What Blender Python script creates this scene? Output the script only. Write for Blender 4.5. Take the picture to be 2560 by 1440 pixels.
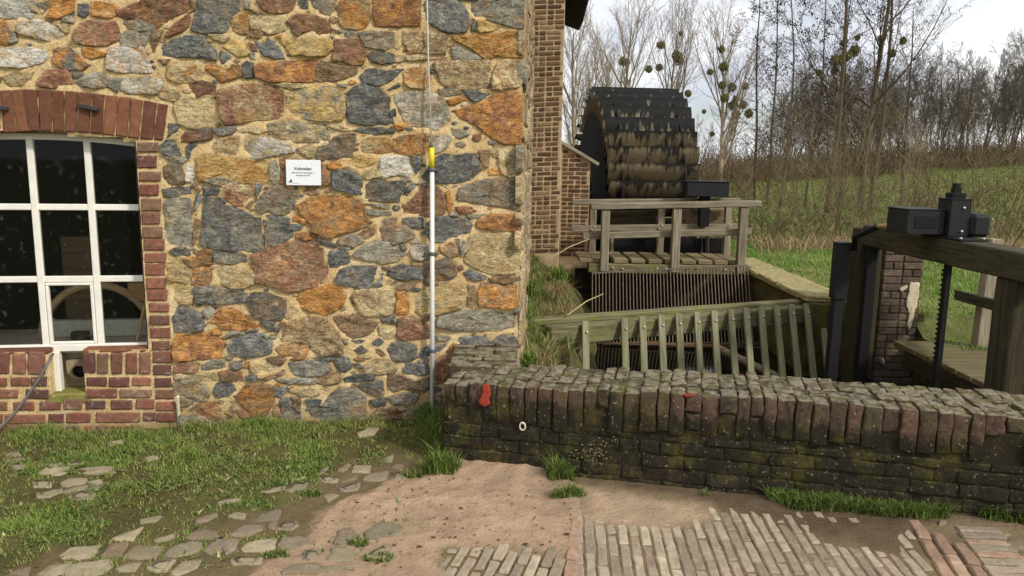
import bpy, bmesh, math, random
import numpy as np
from mathutils import Vector, Matrix, noise as mnoise

random.seed(7); np.random.seed(7)
R = math.radians
for o in list(bpy.data.objects): bpy.data.objects.remove(o)
SC = bpy.context.scene
COL = SC.collection

# ------------------------------------------------------------------ camera
FPX = 1934.0; PITCH = R(9.3); ROLL = R(0.9); CAMH = 1.6
_f = Vector((0, math.cos(PITCH), -math.sin(PITCH)))
_r0 = Vector((1, 0, 0)); _u0 = Vector((0, math.sin(PITCH), math.cos(PITCH)))
_r = _r0*math.cos(ROLL) + _u0*math.sin(ROLL)
_u = _u0*math.cos(ROLL) - _r0*math.sin(ROLL)
CAMP = Vector((0, 0, CAMH))
cam = bpy.data.cameras.new('camera'); camo = bpy.data.objects.new('camera', cam); COL.objects.link(camo)
cam.sensor_width = 36.0; cam.lens = 36.0*FPX/2560.0
cam.clip_start = 0.05; cam.clip_end = 3000
M = Matrix((( _r.x, _u.x, -_f.x, CAMP.x), (_r.y, _u.y, -_f.y, CAMP.y), (_r.z, _u.z, -_f.z, CAMP.z), (0, 0, 0, 1)))
camo.matrix_world = M
SC.camera = camo

# ------------------------------------------------------------------ sky, sun, exposure
SUN_AZ = Vector((0.80, -0.60)); SUN_EL = R(38)
world = bpy.data.worlds.new('World'); SC.world = world; world.use_nodes = True
wn = world.node_tree.nodes; wl_ = world.node_tree.links
for n in list(wn): wn.remove(n)
out = wn.new('ShaderNodeOutputWorld'); bg = wn.new('ShaderNodeBackground')
sky = wn.new('ShaderNodeTexSky'); sky.sky_type = 'NISHITA'; sky.sun_disc = False
sky.sun_elevation = SUN_EL; sky.sun_rotation = math.atan2(SUN_AZ.x, SUN_AZ.y)
sky.air_density = 1.0; sky.dust_density = 1.5
tc = wn.new('ShaderNodeTexCoord')
def wnode(t, **k):
    n = wn.new(t)
    for a, b in k.items(): setattr(n, a, b)
    return n
mp = wnode('ShaderNodeMapping'); mp.inputs['Scale'].default_value = (1.0, 1.0, 2.2); mp.inputs['Location'].default_value = (3.2, 0.4, 1.7)
wl_.new(tc.outputs['Generated'], mp.inputs['Vector'])
nz = wnode('ShaderNodeTexNoise'); nz.inputs['Scale'].default_value = 2.3; nz.inputs['Detail'].default_value = 6; nz.inputs['Roughness'].default_value = 0.52
wl_.new(mp.outputs[0], nz.inputs['Vector'])
rp = wnode('ShaderNodeValToRGB'); rp.color_ramp.elements[0].position = 0.30; rp.color_ramp.elements[1].position = 0.46
wl_.new(nz.outputs['Fac'], rp.inputs[0])
nz2 = wnode('ShaderNodeTexNoise'); nz2.inputs['Scale'].default_value = 3.4; nz2.inputs['Detail'].default_value = 5
wl_.new(mp.outputs[0], nz2.inputs['Vector'])
rp2 = wnode('ShaderNodeValToRGB')
rp2.color_ramp.elements[0].position = 0.34; rp2.color_ramp.elements[0].color = (5.5, 5.9, 6.7, 1)
rp2.color_ramp.elements[1].position = 0.56; rp2.color_ramp.elements[1].color = (9.6, 9.6, 9.6, 1)
wl_.new(nz2.outputs['Fac'], rp2.inputs[0])
mixc = wnode('ShaderNodeMix', data_type='RGBA')
wl_.new(rp.outputs[0], mixc.inputs[0]); wl_.new(sky.outputs[0], mixc.inputs[6]); wl_.new(rp2.outputs[0], mixc.inputs[7])
bg.inputs['Strength'].default_value = 0.112
wl_.new(mixc.outputs[2], bg.inputs['Color']); wl_.new(bg.outputs[0], out.inputs['Surface'])

sl = bpy.data.lights.new('sun', 'SUN'); so = bpy.data.objects.new('sun', sl); COL.objects.link(so)
sl.energy = 2.6; sl.angle = R(7.0); sl.color = (1.0, 0.95, 0.86)
sd = Vector((SUN_AZ.x*math.cos(SUN_EL), SUN_AZ.y*math.cos(SUN_EL), math.sin(SUN_EL))).normalized()
so.rotation_euler = sd.to_track_quat('Z', 'Y').to_euler(); so.location = sd*60
vs = SC.view_settings; vs.view_transform = 'Standard'; vs.look = 'None'; vs.gamma = 1; vs.use_curve_mapping = False
vs.exposure = 0.2
SC.render.engine = 'CYCLES'

# ------------------------------------------------------------------ helpers
def ray(px, py): return _f + _r*((px-1280)/FPX) + _u*((720-py)/FPX)
def onz(px, py, z=0.0):
    d = ray(px, py); return CAMP + d*((z-CAMH)/d.z)
def ony(px, py, Y):
    d = ray(px, py); return CAMP + d*(Y/d.y)
def onx(px, py, X):
    d = ray(px, py); return CAMP + d*(X/d.x)

WPOS = {}
def wpos(o): return WPOS.get(o.name, Vector((0, 0, 0)))
def tag(o, label=None, cat=None, group=None, kind=None):
    if label: o['label'] = label
    if cat: o['category'] = cat
    if group: o['group'] = group
    if kind: o['kind'] = kind
    return o
def empty(name, loc, label, cat, group=None):
    o = bpy.data.objects.new(name, None); COL.objects.link(o); o.location = loc; o.empty_display_size = 0.1
    WPOS[o.name] = Vector(loc); return tag(o, label, cat, group)
def obj(name, verts, faces, mat, parent=None, origin=None, smooth=False, attr=None):
    """verts are world coordinates; object placed at origin (default: the parent's place)."""
    pw = wpos(parent) if parent else Vector((0, 0, 0))
    og = Vector(origin) if origin is not None else pw
    v = np.asarray([tuple(p) for p in verts] if not isinstance(verts, np.ndarray) else verts, dtype=np.float64) - np.array(og)
    me = bpy.data.meshes.new(name); me.from_pydata(v.tolist() if not isinstance(v, list) else v, [], faces if isinstance(faces, list) else faces.tolist())
    if attr is not None:
        ca = me.color_attributes.new('Col', 'FLOAT_COLOR', 'POINT')
        a = np.ones((len(v), 4), dtype=np.float32); a[:, :3] = attr; ca.data.foreach_set('color', a.ravel())
    if smooth: me.polygons.foreach_set('use_smooth', [True]*len(me.polygons))
    me.update()
    if mat: me.materials.append(mat)
    o = bpy.data.objects.new(name, me); COL.objects.link(o)
    o.location = og - pw if parent else og
    if parent: o.parent = parent
    WPOS[o.name] = og
    return o
def link_mesh(name, me, loc, rot, parent=None, scale=(1, 1, 1)):
    o = bpy.data.objects.new(name, me); COL.objects.link(o)
    pw = wpos(parent) if parent else Vector((0, 0, 0))
    o.location = Vector(loc) - pw; o.rotation_euler = rot; o.scale = scale
    if parent: o.parent = parent
    WPOS[o.name] = Vector(loc); return o
def bm_mesh(name, bm, mat, smooth=False):
    me = bpy.data.meshes.new(name); bm.to_mesh(me); bm.free()
    if smooth: me.polygons.foreach_set('use_smooth', [True]*len(me.polygons))
    if mat: me.materials.append(mat)
    return me
def bm_box(dims, bevel=0.005, seg=1, nz=0.0, seed=0, cuts=0):
    bm = bmesh.new(); bmesh.ops.create_cube(bm, size=1.0)
    bmesh.ops.scale(bm, vec=dims, verts=bm.verts)
    if cuts: bmesh.ops.subdivide_edges(bm, edges=bm.edges[:], cuts=cuts, use_grid_fill=True)
    if bevel:
        es = [e for e in bm.edges if len(e.link_faces) == 2 and e.calc_face_angle(0) > 0.5]
        bmesh.ops.bevel(bm, geom=es, offset=bevel, segments=seg, affect='EDGES', profile=0.5)
    if nz:
        for v in bm.verts:
            q = v.co*23 + Vector((seed*7.3, seed*3.1, seed))
            v.co += mnoise.noise_vector(q)*nz
    return bm
def box_obj(name, c, dims, mat, parent=None, rot=(0, 0, 0), bevel=0.006, nz=0.0, cuts=0, seed=0, seg=1):
    me = bm_mesh(name, bm_box(dims, bevel, seg, nz, seed, cuts), mat)
    return link_mesh(name, me, c, rot, parent)
def bar_obj(name, a, b, w, h, mat, parent=None, bevel=0.006, nz=0.0, roll=0.0, cuts=0, seed=0):
    """square timber or bar from a to b: w sideways, h upwards"""
    a = Vector(a); b = Vector(b); d = b-a; L = d.length
    z = Vector((0, 0, 1)) if abs(d.normalized().z) < 0.95 else Vector((0, -1, 0))
    x = d.normalized(); y = z.cross(x).normalized(); zz = x.cross(y)
    m3 = Matrix((x, y, zz)).transposed()
    bm = bmesh.new(); bmesh.ops.create_cube(bm, size=1.0); bmesh.ops.scale(bm, vec=(L, w, h), verts=bm.verts)
    if cuts:
        es = [e for e in bm.edges if abs((e.verts[0].co-e.verts[1].co).x) > L*0.5]
        bmesh.ops.subdivide_edges(bm, edges=es, cuts=cuts, use_grid_fill=True)
    if bevel:
        es = [e for e in bm.edges if e.calc_face_angle(0) > 0.5]
        bmesh.ops.bevel(bm, geom=es, offset=bevel, segments=1, affect='EDGES')
    if nz:
        for v in bm.verts: v.co += mnoise.noise_vector(v.co*9+Vector((seed*5.1, seed*2.3, 0)))*nz
    me = bm_mesh(name, bm, mat)
    return link_mesh(name, me, (a+b)/2, m3.to_euler(), parent)
def tube_geo(pts, rad, sides=8, cap=True):
    pts = [Vector(p) for p in pts]; n = len(pts); rad = rad if isinstance(rad, (list, tuple)) else [rad]*n
    V = []; F = []; up = Vector((0.123, 0.3, 0.9))
    for i, p in enumerate(pts):
        d = (pts[min(i+1, n-1)]-pts[max(i-1, 0)]).normalized()
        a = d.cross(up)
        if a.length < 0.05: a = d.cross(Vector((1, 0, 0)))
        a.normalize(); b = d.cross(a)
        for k in range(sides):
            t = 2*math.pi*k/sides; V.append(p+(a*math.cos(t)+b*math.sin(t))*rad[i])
    for i in range(n-1):
        for k in range(sides):
            F.append((i*sides+k, i*sides+(k+1) % sides, (i+1)*sides+(k+1) % sides, (i+1)*sides+k))
    if cap:
        F.append(tuple(range(sides))[::-1]); F.append(tuple((n-1)*sides+k for k in range(sides)))
    return V, F
def tube_obj(name, pts, rad, mat, parent=None, sides=8):
    V, F = tube_geo(pts, rad, sides); return obj(name, V, F, mat, parent, smooth=True)
def cyl_obj(name, c, axis, r, h, mat, parent=None, sides=14):
    a = Vector(axis).normalized()*h/2
    return tube_obj(name, [Vector(c)-a, Vector(c)+a], r, mat, parent, sides)

# ------------------------------------------------------------------ materials
def lin(c):
    return tuple(((x/255.0)/12.92 if x <= 10 else (((x/255.0)+0.055)/1.055)**2.4) for x in c)
class MT:
    def __init__(s, name, rough=0.85, spec=0.3):
        s.m = bpy.data.materials.new(name); s.m.use_nodes = True; s.t = s.m.node_tree
        s.b = s.t.nodes['Principled BSDF']; s.b.inputs['Roughness'].default_value = rough
        s.b.inputs['Specular IOR Level'].default_value = spec
        tcn = s.t.nodes.new('ShaderNodeTexCoord'); s.obj = tcn.outputs['Object']; s.gen = tcn.outputs['Generated']
        s.oi = s.t.nodes.new('ShaderNodeObjectInfo')
        s.geo = s.t.nodes.new('ShaderNodeNewGeometry')
    def L(s, a, b): s.t.links.new(a, b)
    def off(s, k=37.0, world=False):
        """coordinates shifted by the object's random number, so shared meshes differ"""
        cm = s.t.nodes.new('ShaderNodeVectorMath'); cm.operation = 'ADD'
        mul = s.t.nodes.new('ShaderNodeMath'); mul.operation = 'MULTIPLY'; mul.inputs[1].default_value = k
        s.L(s.oi.outputs['Random'], mul.inputs[0])
        s.L(s.geo.outputs['Position'] if world else s.obj, cm.inputs[0]); s.L(mul.outputs[0], cm.inputs[1]); return cm.outputs[0]
    def scale(s, vec, sc):
        n = s.t.nodes.new('ShaderNodeMapping'); n.inputs['Scale'].default_value = sc; s.L(vec, n.inputs['Vector']); return n.outputs[0]
    def noise(s, vec, scale, detail=4, rough=0.55, dist=0.0):
        n = s.t.nodes.new('ShaderNodeTexNoise'); n.inputs['Scale'].default_value = scale
        n.inputs['Detail'].default_value = detail; n.inputs['Roughness'].default_value = rough; n.inputs['Distortion'].default_value = dist
        s.L(vec, n.inputs['Vector']); return n.outputs['Fac']
    def voro(s, vec, scale, feat='F1'):
        n = s.t.nodes.new('ShaderNodeTexVoronoi'); n.inputs['Scale'].default_value = scale; n.feature = feat
        s.L(vec, n.inputs['Vector']); return n.outputs['Distance']
    def ramp(s, fac, stops):
        n = s.t.nodes.new('ShaderNodeValToRGB'); e = n.color_ramp.elements
        while len(e) < len(stops): e.new(0.5)
        for i, (p, c) in enumerate(stops):
            e[i].position = p; e[i].color = (c, c, c, 1) if isinstance(c, (int, float)) else tuple(c)+(1,)
        s.L(fac, n.inputs[0]); return n.outputs[0]
    def mix(s, fac, a, b, mode='MIX'):
        n = s.t.nodes.new('ShaderNodeMix'); n.data_type = 'RGBA'; n.blend_type = mode
        for i, x in ((0, fac), (6, a), (7, b)):
            if isinstance(x, (int, float)): n.inputs[i].default_value = x
            elif isinstance(x, tuple): n.inputs[i].default_value = x+(1,)
            else: s.L(x, n.inputs[i])
        return n.outputs[2]
    def math(s, op, a, b=0.0):
        n = s.t.nodes.new('ShaderNodeMath'); n.operation = op
        for i, x in ((0, a), (1, b)):
            if isinstance(x, (int, float)): n.inputs[i].default_value = x
            else: s.L(x, n.inputs[i])
        return n.outputs[0]
    def attr(s, name='Col'):
        n = s.t.nodes.new('ShaderNodeAttribute'); n.attribute_name = name; return n.outputs['Color']
    def nz(s):
        n = s.t.nodes.new('ShaderNodeSeparateXYZ'); s.L(s.geo.outputs['Normal'], n.inputs[0]); return n.outputs[2]
    def posz(s):
        n = s.t.nodes.new('ShaderNodeSeparateXYZ'); s.L(s.geo.outputs['Position'], n.inputs[0]); return n.outputs[2]
    def color(s, c):
        if isinstance(c, tuple): s.b.inputs['Base Color'].default_value = c+(1,)
        else: s.L(c, s.b.inputs['Base Color'])
        return s
    def bump(s, h, strength=0.5, dist=0.01):
        n = s.t.nodes.new('ShaderNodeBump'); n.inputs['Strength'].default_value = strength; n.inputs['Distance'].default_value = dist
        s.L(h, n.inputs['Height']); s.L(n.outputs[0], s.b.inputs['Normal']); return s
    def hsv(s, col, h=0.5, sat=1.0, val=1.0):
        n = s.t.nodes.new('ShaderNodeHueSaturation')
        for k, x in (('Hue', h), ('Saturation', sat), ('Value', val)):
            if isinstance(x, (int, float)): n.inputs[k].default_value = x
            else: s.L(x, n.inputs[k])
        s.L(col, n.inputs['Color']); return n.outputs[0]
    def vary(s, col, lo=0.75, hi=1.2, k=1.0):
        f = s.math('MULTIPLY', s.oi.outputs['Random'], k); f = s.math('FRACT', f)
        v = s.math('ADD', s.math('MULTIPLY', f, hi-lo), lo); return s.hsv(col, 0.5, 1.0, v)

AL = 1.0
PAL = {'o': ((184, 122, 62), (134, 84, 48), (206, 156, 94)), 'r': ((144, 98, 76), (108, 72, 58), (170, 128, 104)),
       'b': ((142, 116, 90), (106, 86, 66), (170, 142, 110)), 't': ((186, 164, 124), (152, 132, 96), (208, 190, 152)),
       'y': ((204, 168, 104), (182, 148, 96), (214, 190, 132)), 'g': ((146, 140, 124), (112, 107, 96), (174, 166, 146)),
       's': ((108, 109, 105), (72, 74, 75), (146, 145, 136)), 'w': ((200, 194, 182), (168, 158, 138), (218, 212, 196))}
_stone = {}
def stone_mat(code):
    if code in _stone: return _stone[code]
    m = MT('stone_'+code, 0.9, 0.2); v = m.off(53.0)
    a = PAL[code[0]]; b = PAL[code[1]] if len(code) > 1 else a
    n1 = m.noise(m.scale(v, (1, 1, 1.7)), 15, 8, 0.74, 0.9)
    c = m.ramp(n1, [(0.33, lin(a[1])), (0.5, lin(a[0])), (0.66, lin(a[2]))])
    if len(code) > 1:
        n2 = m.noise(v, 8.5, 6, 0.7, 1.2)
        c2 = m.ramp(n1, [(0.3, lin(b[1])), (0.52, lin(b[0])), (0.75, lin(b[2]))])
        c = m.mix(m.ramp(n2, [(0.44, 0.0), (0.60, 1.0)]), c, c2)
    nf = m.noise(v, 75, 4, 0.7)
    c = m.mix(m.ramp(nf, [(0.3, 0.35), (0.5, 0.0)]), c, lin((52, 40, 30)))
    c = m.mix(m.ramp(m.noise(v, 30, 5, 0.7, 0.6), [(0.56, 0.0), (0.70, 0.55)]), c, lin((206, 182, 140)))
    # hairline cracks and bedding
    cr = m.noise(m.scale(v, (0.8, 0.8, 2.0)), 11, 6, 0.7, 1.6)
    ck = m.ramp(cr, [(0.485, 0.0), (0.50, 0.75), (0.515, 0.0)])
    c = m.mix(ck, c, lin((46, 36, 28)))
    oc = m.ramp(m.noise(v, 6.0, 6, 0.72, 0.9), [(0.50, 0.0), (0.66, 0.18 if code[0] == 's' else 0.5)])
    c = m.mix(oc, c, m.mix(n1, lin((150, 98, 52)), lin((206, 156, 90))))
    c = m.hsv(m.vary(c, 0.84, 1.22), 0.505, 0.97, 1.10)
    m.color(c)
    hb = m.math('ADD', m.math('MULTIPLY', m.noise(m.scale(v, (1, 1, 2.2)), 22, 6, 0.68, 0.6), 1.0), m.math('MULTIPLY', nf, 0.35))
    hb = m.math('SUBTRACT', hb, m.math('MULTIPLY', ck, 0.25)); m.bump(hb, 0.9, 0.022); _stone[code] = m.m; return m.m

def mk_mortar():
    m = MT('mortar_sand_lime', 0.95, 0.1); n = m.noise(m.obj, 5, 5, 0.6)
    c = m.ramp(n, [(0.3, lin((214, 182, 130))), (0.52, lin((232, 204, 152))), (0.72, lin((242, 220, 178)))])
    n3 = m.noise(m.obj, 60, 4, 0.7)
    c = m.mix(m.ramp(n3, [(0.30, 0.6), (0.48, 0.0)]), c, lin((150, 114, 74)))
    c = m.mix(m.ramp(m.noise(m.obj, 17, 6, 0.75, 0.8), [(0.34, 0.35), (0.48, 0.0)]), c, lin((184, 146, 98)))
    ck = m.ramp(m.noise(m.scale(m.obj, (1, 1, 1.6)), 7, 6, 0.7, 1.8), [(0.488, 0.0), (0.50, 0.8), (0.512, 0.0)]); c = m.mix(ck, c, lin((96, 70, 44)))
    # damp green-grey foot of the wall
    z = m.math('ADD', m.posz(), m.math('MULTIPLY', m.noise(m.obj, 4, 3), 0.3))
    c = m.mix(m.ramp(z, [(0.16, 0.65), (0.34, 0.0)]), c, lin((122, 104, 70)))
    m.color(c); m.bump(m.math('ADD', m.noise(m.obj, 38, 6, 0.75), m.math('MULTIPLY', m.noise(m.obj, 160, 3), 0.4)), 0.9, 0.018); return m.m
def mk_brick(name, cols, soil=(60, 50, 40), soilf=0.3, lich=0.0, rough=0.9, bump=0.5, val=(0.78, 1.18), white=0.0):
    m = MT(name, rough, 0.2); v = m.off(41.0)
    r = m.oi.outputs['Random']; k = len(cols)
    st = [(i/(k-1)*0.98+0.01, lin(c)) for i, c in enumerate(cols)]
    c = m.ramp(m.math('FRACT', m.math('MULTIPLY', r, 7.13)), st)
    c = m.vary(c, val[0], val[1], 3.7)
    n = m.noise(v, 30, 5, 0.7)
    c = m.mix(m.ramp(n, [(0.35, soilf), (0.62, 0.0)]), c, lin(soil))
    c = m.mix(m.ramp(m.noise(v, 14, 3, 0.6), [(0.5, 0.0), (0.75, 0.35)]), c, m.hsv(c, 0.5, 0.8, 1.5))
    if white: c = m.mix(m.ramp(m.noise(v, 24, 5, 0.75, 1.0), [(0.58, 0.0), (0.68, white)]), c, lin((196, 182, 164)))
    if lich: c = m.mix(m.ramp(m.noise(v, 22, 5, 0.7), [(0.55, 0.0), (0.63, lich)]), c, lin((176, 172, 146)))
    m.color(c); m.bump(m.math('ADD', m.noise(v, 40, 5, 0.7), m.math('MULTIPLY', m.noise(v, 130, 3), 0.4)), bump, 0.008); return m.m
def mk_wood(name, c1, c2, c3, moss=None, mf=(0.5, 0.62), rough=0.9, sc=(1, 1, 1), axis='x', bump=0.5):
    m = MT(name, rough, 0.2); v = m.off(29.0)
    st = {'x': (2.5, 38, 38), 'z': (38, 38, 2.5), 'y': (38, 2.5, 38)}[axis]
    n = m.noise(m.scale(v, st), 1.0, 6, 0.65, 0.3)
    c = m.ramp(n, [(0.28, lin(c1)), (0.5, lin(c2)), (0.74, lin(c3))])
    c = m.vary(c, 0.82, 1.15)
    if moss:
        c = m.mix(m.ramp(m.noise(v, 7, 6, 0.7), [(mf[0], 0.0), (mf[1], 0.9)]), c, m.mix(m.noise(v, 40, 3), lin(moss), lin(tuple(x*1.35 for x in moss))))
    m.color(c); m.bump(m.math('ADD', n, m.math('MULTIPLY', m.noise(v, 60, 4), 0.3)), bump, 0.006); return m.m
def mk_plain(name, c, rough=0.5, spec=0.5, metal=0.0, vr=0.12, sc=30, bump=0.1):
    m = MT(name, rough, spec); v = m.off(11.0)
    n = m.noise(v, sc, 4, 0.6)
    m.color(m.mix(n, lin(tuple(max(0, x*(1-vr*2)) for x in c)), lin(tuple(min(255, x*(1+vr)) for x in c))))
    m.b.inputs['Metallic'].default_value = metal
    m.bump(n, bump, 0.004); return m.m

MORTAR = mk_mortar()
B_WIN = mk_brick('brick_window_red', [(150, 92, 74), (108, 70, 62), (168, 112, 88), (92, 66, 64), (156, 98, 76), (124, 86, 68), (140, 112, 90)], (74, 58, 48), 0.55, white=0.45)
B_ARCH = mk_brick('brick_arch_brown', [(124, 80, 58), (112, 70, 56), (132, 88, 62), (104, 68, 54)], (70, 50, 40), 0.4, white=0.15)
B_FAR = mk_brick('brick_pier_brown', [(112, 88, 66), (84, 64, 48), (128, 100, 76), (94, 72, 54), (158, 130, 100)], (48, 38, 30), 0.45)
B_ANX = mk_brick('brick_low_wing', [(112, 82, 60), (92, 70, 56), (130, 98, 74), (84, 68, 60)], (40, 34, 30), 0.5)
M_FARM = mk_plain('mortar_old_pale', (176, 154, 122), 0.95, 0.1, vr=0.22, sc=9, bump=0.6)
B_PAVE = mk_brick('brick_paving_clinker', [(164, 150, 128), (146, 134, 114), (178, 164, 140), (154, 138, 118), (166, 148, 128)], (96, 84, 64), 0.4, white=0.3)
B_PAVR = mk_brick('brick_paving_red', [(164, 134, 112), (150, 122, 102), (172, 144, 120)], (96, 80, 64), 0.4)
W_GREY = mk_wood('timber_weathered_grey', (88, 80, 66), (140, 130, 110), (172, 162, 140), (84, 84, 56), (0.58, 0.74))
W_PLANK = mk_wood('timber_plank_brown', (90, 78, 58), (128, 112, 86), (150, 134, 106), (92, 96, 50), (0.50, 0.66), axis='y')
W_MOSS = mk_wood('timber_mossy', (72, 68, 48), (116, 110, 82), (150, 142, 112), (98, 100, 54), (0.48, 0.66))
W_SLAT = mk_wood('timber_slat_mossy', (92, 90, 70), (134, 132, 104), (164, 158, 134), (112, 112, 70), (0.50, 0.70))
W_DARK = mk_wood('timber_dark_wet', (34, 30, 22), (56, 50, 36), (78, 70, 48), (60, 62, 32), (0.55, 0.7))
W_BEAM = mk_wood('timber_beam_dark', (42, 38, 28), (66, 60, 45), (90, 82, 62), (64, 64, 36), (0.55, 0.7))
BLACK = mk_plain('steel_black_coated', (34, 35, 36), 0.6, 0.25, vr=0.15, sc=12)
BLACK2 = mk_plain('steel_black_dull', (27, 27, 27), 0.75, 0.2)
STEEL = mk_plain('steel_bolt_bright', (196, 192, 176), 0.45, 0.6, 0.6)
RUST = mk_plain('iron_bar_rusty', (112, 98, 84), 0.85, 0.3, vr=0.3, sc=14)
WHITE = mk_plain('paint_white', (236, 232, 220), 0.55, 0.35, vr=0.06, sc=14, bump=0.15)
PIPEW = mk_plain('pipe_white_plastic', (224, 224, 220), 0.4, 0.5, vr=0.05)
GREYP = mk_plain('clip_grey', (96, 98, 104), 0.5, 0.5)
YEL = mk_plain('tape_yellow', (236, 212, 20), 0.5, 0.4, vr=0.04)
SIGNW = mk_plain('sign_white', (232, 236, 238), 0.35, 0.5, vr=0.02, bump=0.0)
INK = mk_plain('ink_dark', (48, 50, 52), 0.6, 0.3, bump=0.0)
IRON = mk_plain('iron_dark', (58, 58, 58), 0.7, 0.4)
# ================================================================== the mill building
PHI = R(9.4); T = Vector((math.cos(PHI), math.sin(PHI), 0)); NN = Vector((math.sin(PHI), -math.cos(PHI), 0))
P0 = Vector((-0.465, 4.66, 0))
def WP(u, v, n=0.0): return P0 + T*u + Vector((0, 0, v)) + NN*n
def W(px, py, n=0.0):
    d = ray(px, py); q = P0 + NN*n
    t = (q-CAMP).dot(NN)/d.dot(NN); p = CAMP + d*t
    return ((p-P0).dot(T), p.z)
mill = empty('mill_building', WP(-1.2, 0, 0), 'old mill with ochre-mortared rubble stone wall and white window', 'building')

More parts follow.
